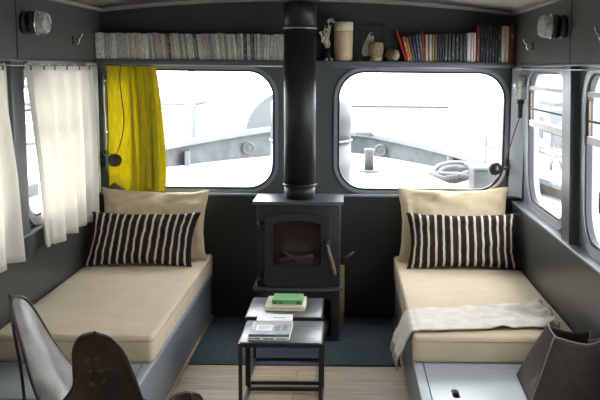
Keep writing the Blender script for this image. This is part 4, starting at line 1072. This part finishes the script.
b = MB(); b.grid(gusset(fr_, br, tfr, tbr, gr, -.3), 24, 18); o = b.build('side_gusset', M['felt'], t); mod(o, 'SOLIDIFY', thickness=.006, offset=0)
b = MB(); lp = [(fl.x, fl.y), (fr_.x, fr_.y), (br.x, br.y), (bl.x, bl.y)]; b.slab(lp, lambda u, v, d: (u, v, d), ZB, ZB+.006); b.build('bag_base', M['felt'], t)
fq = quad(fl, fr_, tfr, tfl, V((0, -.035, 0)), dent=lambda a, c: V((0, .02*sin(a*7)*c, -.036*sin(pi*a)*c**3)))
gq = gusset(fl, bl, tfl, tbl, gl, 1)
b = MB(); b.tube([fq(i/24, 1)+V((0, 0, .002)) for i in range(25)], .0036, 6); b.tube([gq(i/24, 1)+V((0, 0, .002)) for i in range(25)], .0036, 6); tag(b.build('rim_edge', M['feltedge'], t), 'pale cut felt edge')
b = MB(); b.tube([fq(0, i/16)+V((-.002, -.003, 0)) for i in range(17)], .0034, 6); b.build('corner_seam', M['feltedge'], t)

# ------------------------------------------------------------------ outside: the foredeck and the harbour
ZD = .75
BOW = [(-2.45, 6.30), (-2.35, 7.3), (-2.15, 8.2), (-1.85, 8.89), (-1.36, 9.61), (-.89, 10.2), (-.35, 10.75), (.067, 10.72), (.592, 9.90), (1.038, 8.96), (1.382, 8.02), (1.62, 7.2), (1.78, 6.30)]
BS = smooth_pts([(x, y, 0) for x, y in BOW], 6)
b = MB(); b.slab([(p.x, p.y) for p in BS], lambda u, v, d: (u, v, d), ZD-.05, ZD); o = tag(b.build('foredeck', M['deck']), 'pale painted foredeck seen through the front windows', 'deck')
def top_z(p): return .87+.165*max(0, min(1, (p.y-8)/2.3)) if p.x < -.2 else .855+.105*max(0, min(1, (p.y-7.5)/3))
t = thing('bulwark', (XC, 8.5, ZD), 'grey steel bulwark curving round the foredeck to the bow', 'bulwark')
b = MB(); vs = []; fs = []
cn = V((XC, 7.0, 0))
for p in BS:
    d = (p-cn); d.z = 0; d.normalize()
    for q, z in ((p, ZD+.0005), (p, top_z(p)), (p+d*.04, top_z(p)), (p+d*.04, ZD+.0005)): vs.append((q.x, q.y, z))
for i in range(len(BS)-1):
    for k in range(4): fs.append((i*4+k, i*4+(k+1) % 4, (i+1)*4+(k+1) % 4, (i+1)*4+k))
b.add(vs, fs, False); b.build('plate', M['bulwark'], t)
b = MB(); vs = []; fs = []
for p in BS:
    d = (p-cn); d.z = 0; d.normalize(); z = top_z(p)
    for q, zz in ((p-d*.10, z), (p-d*.10, z+.045), (p+d*.10, z+.045), (p+d*.10, z)): vs.append((q.x, q.y, zz+.001))
for i in range(len(BS)-1):
    for k in range(4): fs.append((i*4+k, i*4+(k+1) % 4, (i+1)*4+(k+1) % 4, (i+1)*4+k))
b.add(vs, fs, False); b.build('cap_rail', M['caprail'], t)
for (x, y) in ((-1.62, 9.15), (1.02, 8.85), (-2.2, 7.8)):
    b = MB(); b.box(x-.02, x+.02, y-.06, y+.06, ZD+.0005, .90); b.build('stanchion', M['caprail'], t)
for (px, py, x, y, z) in ((247, 151, -1.08, 9.88, .868), (381, 155, .385, 10.12, .835)):
    b = MB(); nn = V((-x+XC, 7-y, 0)); b.torus((x, y, z), .058, .017, nn, 24, 8); fl_ = b.build('fairlead', M['trunk'], t)
b = MB(); b.box(.10, .30, 10.28, 10.34, .99, 1.03, .01); b.box(-.82, -.55, 10.2, 10.27, 1.075, 1.11, .01); b.build('rail_fitting', M['trunk'], t)
t = thing('bollard', (.221, 8.712, ZD), 'short grey mooring bollard on the foredeck, seen through the right front window', 'bollard')
b = MB(); b.lathe([(.10, .0005), (.10, .02), (.05, .025)], (.221, 8.712, ZD)); b.build('foot_plate', M['trunk'], t)
b = MB(); b.lathe([(.046, .0255), (.046, .20), (.052, .205), (.052, .225), (.03, .23)], (.221, 8.712, ZD)); b.build('post', M['trunk'], t)
t = thing('steel_drum', (-.29, 7.3, ZD), 'wide grey steel drum standing on the foredeck behind the flue', 'drum')
b = MB(); b.lathe([(.325, .0005), (.325, .41)], (-.29, 7.3, ZD), n=48); b.build('lower_drum', M['trunk'], t)
b = MB(); b.lathe([(.325, .4105), (.338, .415), (.338, .428), (.325, .433)], (-.29, 7.3, ZD), n=48); b.build('band', M['caprail'], t)
b = MB(); b.lathe([(.325, .4335), (.325, .72), (.31, .74), (.1, .745)], (-.29, 7.3, ZD), n=48); b.build('upper_drum', M['trunk'], t)
# coiled hose and a locker in the right corner of the deck
t = thing('hose_coil', (.99, 7.75, ZD), 'loosely coiled pale hose on the foredeck at the right', 'hose')
pts = []
for i in range(90):
    a = i/90*2*pi*3.2; r = .17+.05*sin(i*.21); pts.append((.98+r*1.1*cos(a)+.03*sin(i*.13), 7.80+.16*sin(a)+.02*cos(i*.3), ZD+.03+.05*abs(sin(i*.17))+.05*(i/90)+.06*max(0, sin(a))))
b = MB(); b.tube(pts, .022, 8); b.build('hose', M['rope'], t)
b = MB(); b.tube(smooth_pts([(1.05, 7.7, ZD+.16), (1.2, 7.62, ZD+.14), (1.33, 7.58, ZD+.22), (1.42, 7.5, ZD+.36)], 8), .016, 8); b.build('hose_tail', M['rope'], t)
t = thing('deck_locker', (1.2, 7.3, ZD), 'pale grey steel locker on the foredeck, right of the coiled hose', 'locker')
b = MB(); b.box(1.02, 1.34, 7.15, 7.45, ZD+.0005, ZD+.20, .012); b.build('locker_body', M['trunk'], t)
b = MB(); b.box(1.01, 1.35, 7.14, 7.46, ZD+.2005, ZD+.225, .008); b.build('locker_lid', M['caprail'], t)
b = MB(); b.tube(smooth_pts([(1.22, 7.85, ZD+.02), (1.22, 7.85, ZD+.4), (1.235, 7.85, ZD+.75), (1.21, 7.85, 1.95)], 8), .006, 6); tag(b.build('wire_stay', M['rope']), 'thin wire stay rising past the right front window', 'wire')
# mast of a boat ahead, its raised bow, the quay and a moored barge, all far and pale
b = MB(); b.box(-120, 120, 6.0, 200, -.9, -.8); b.bm.normal_update(); o = struct(b.build('floor_water', M['water']))
t = thing('moored_boat', (-.75, 14, -.8), 'boat under a rounded grey cover lying ahead, above the left bulwark beside the drum', 'boat')
b = MB(); b.box(-1.42, -.08, 12.8, 16, -.8, .80, .10); b.build('hull', M['farline'], t)
b = MB()
def dome(a, c):
    an = pi*a; k = 1-.35*c*c if c > 0 else 1
    return (-.75-.68*cos(an)*k, 12.7+3.2*c, .801+.64*sin(an)*k)
b.grid(dome, 20, 8); b.slab([(-.75-.68*cos(pi*i/20), .801+.64*sin(pi*i/20)) for i in range(21)], lambda u, v, d: (u, 12.69+d, v), 0, .01); b.build('boat_cover', M['farline'], t)
t = thing('mast', (-3.0, 17.5, -.8), 'slender grey mast standing ahead, seen through the left front window', 'mast')
b = MB(); b.tube([(-3.0, 17.5, -.79), (-3.0, 17.5, 6)], .07, 10); b.build('pole', M['farpale'], t)
b = MB(); b.tube([(-3.6, 17.5, .98), (-2.2, 17.5, .98)], .028, 8); b.build('boom', M['farpale'], t)
t = thing('moored_barge', (3.2, 30, -.8), 'long pale barge moored far ahead across the water', 'barge')
b = MB(); b.box(-.2, 3.4, 29, 33, -.8, .55, .15); b.build('hull', M['farpale'], t)
b = MB(); b.box(-.2, 3.3, 28.99, 33, .5505, .58); b.build('gunwale', M['farpale'], t)
t = thing('moored_barge', (-8, 30, -.8), 'low pale barge far ahead, seen left of the mast through the left window', 'barge')
b = MB(); b.box(-13, -5.0, 29, 33, -.8, .5, .15); b.build('hull', M['farpale'], t)
b = MB(); b.box(-13, -5.0, 28.95, 33, .5005, .57); b.build('gunwale', M['farline'], t)
# a neighbour alongside on the right
t = thing('cabin_cruiser', (4.5, 13.5, -.8), 'white cabin cruiser moored alongside, seen through the right side windows', 'boat')
b = MB(); b.box(2.35, 5.2, 7.5, 17, -.8, .52, .12); b.build('hull', M['farpale'], t)
b = MB(); b.box(2.32, 5.2, 7.45, 17.05, .5205, .57); b.build('gunwale', M['fartan'], t)
b = MB(); b.box(2.75, 4.9, 12.2, 16.3, .5705, 1.25, .08); cb = b.build('cabin', M['farpale'], t)
for i in range(3):
    b = MB(); b.box(2.742, 2.7495, 12.6+1.2*i, 13.3+1.2*i, .80, 1.10); b.build('cabin_window', M['farline'], cb)
b = MB(); b.box(2.85, 4.8, 12.4, 16.2, 1.2505, 1.30); b.build('cabin_roof', M['farline'], t)
b = MB()
for y in (8.0, 9.3, 10.6, 11.9): b.tube([(2.42, y, .571), (2.42, y, 1.02)], .018, 6)
b.tube([(2.42, 8.0, 1.02), (2.42, 11.9, 1.02)], .018, 6); b.tube([(2.42, 8.0, .80), (2.42, 11.9, .80)], .012, 6); b.build('guard_rail', M['farline'], t)
t = thing('deck_chair', (2.75, 10.9, .571), 'white folding deck chair on the cruiser alongside', 'chair')
b = MB()
def fl2(x0, x1, y0, z0, y1, z1, th, bb):
    bb.add([(x, y, z+d) for x in (x0, x1) for (y, z) in ((y0, z0), (y1, z1)) for d in (0, th)], [(0, 1, 3, 2), (4, 6, 7, 5), (0, 2, 6, 4), (1, 5, 7, 3), (0, 4, 5, 1), (2, 3, 7, 6)])
fl2(2.55, 2.95, 10.65, .80, 11.1, .76, .03, b); b.build('seat', M['farline'], t)
b = MB(); fl2(2.55, 2.95, 11.1, .78, 11.35, 1.22, .03, b); b.build('backrest', M['farline'], t)
for x in (2.56, 2.94):
    b = MB(); b.tube([(x, 10.6, .585), (x, 11.15, .86)], .013, 6); b.build('leg', M['farline'], t)
    b = MB(); b.tube([(x, 11.2, .585), (x, 10.7, .86)], .013, 6); b.build('leg', M['farline'], t)
t = thing('dark_tarpaulin_boat', (6, 20, -.8), 'dark covered boat far off to the right, glimpsed in the upper sash', 'boat')
t.name = 'covered_boat'
b = MB(); b.box(4.25, 9, 19.5, 23, -.8, .55, .15); b.build('hull', M['farline'], t)
b = MB(); b.grid(lambda a, c: (4.25+4.75*a, 19.5+3.5*c, .56+.36*sin(pi*c)*(.6+.4*sin(pi*a))), 12, 10); b.slab([(4.25, 19.5), (9, 19.5), (9, 23), (4.25, 23)], lambda u, v, d: (u, v, d), .5505, .56); b.build('tarpaulin', M['fardark'], t)

# ------------------------------------------------------------------ light
wld = bpy.data.worlds.new('overcast sky'); S.world = wld; wld.use_nodes = True
nt = wld.node_tree; bg = nt.nodes['Background']
tc = nd(nt, 'ShaderNodeTexCoord'); sx = nd(nt, 'ShaderNodeSeparateXYZ'); nt.links.new(tc.outputs['Generated'], sx.inputs[0])
rp = nd(nt, 'ShaderNodeValToRGB'); rp.color_ramp.elements[0].position = .45; rp.color_ramp.elements[0].color = (.80, .84, .88, 1); rp.color_ramp.elements[1].position = .75; rp.color_ramp.elements[1].color = (.97, .98, 1, 1)
ma = nd(nt, 'ShaderNodeMath', operation='MULTIPLY_ADD'); ma.inputs[1].default_value = .5; ma.inputs[2].default_value = .5
nt.links.new(sx.outputs[2], ma.inputs[0]); nt.links.new(ma.outputs[0], rp.inputs[0]); nt.links.new(rp.outputs[0], bg.inputs[0]); bg.inputs[1].default_value = 5.0

S.view_settings.view_transform = 'Standard'; S.view_settings.look = 'None'; S.view_settings.exposure = 1.28; S.view_settings.gamma = 1; S.view_settings.use_curve_mapping = False
S.cycles.use_denoising = True
S.cycles.max_bounces = 10; S.cycles.diffuse_bounces = 6; S.cycles.transparent_max_bounces = 16; S.cycles.sample_clamp_indirect = 6
for o in S.objects:
    if '_o' in o: del o['_o']
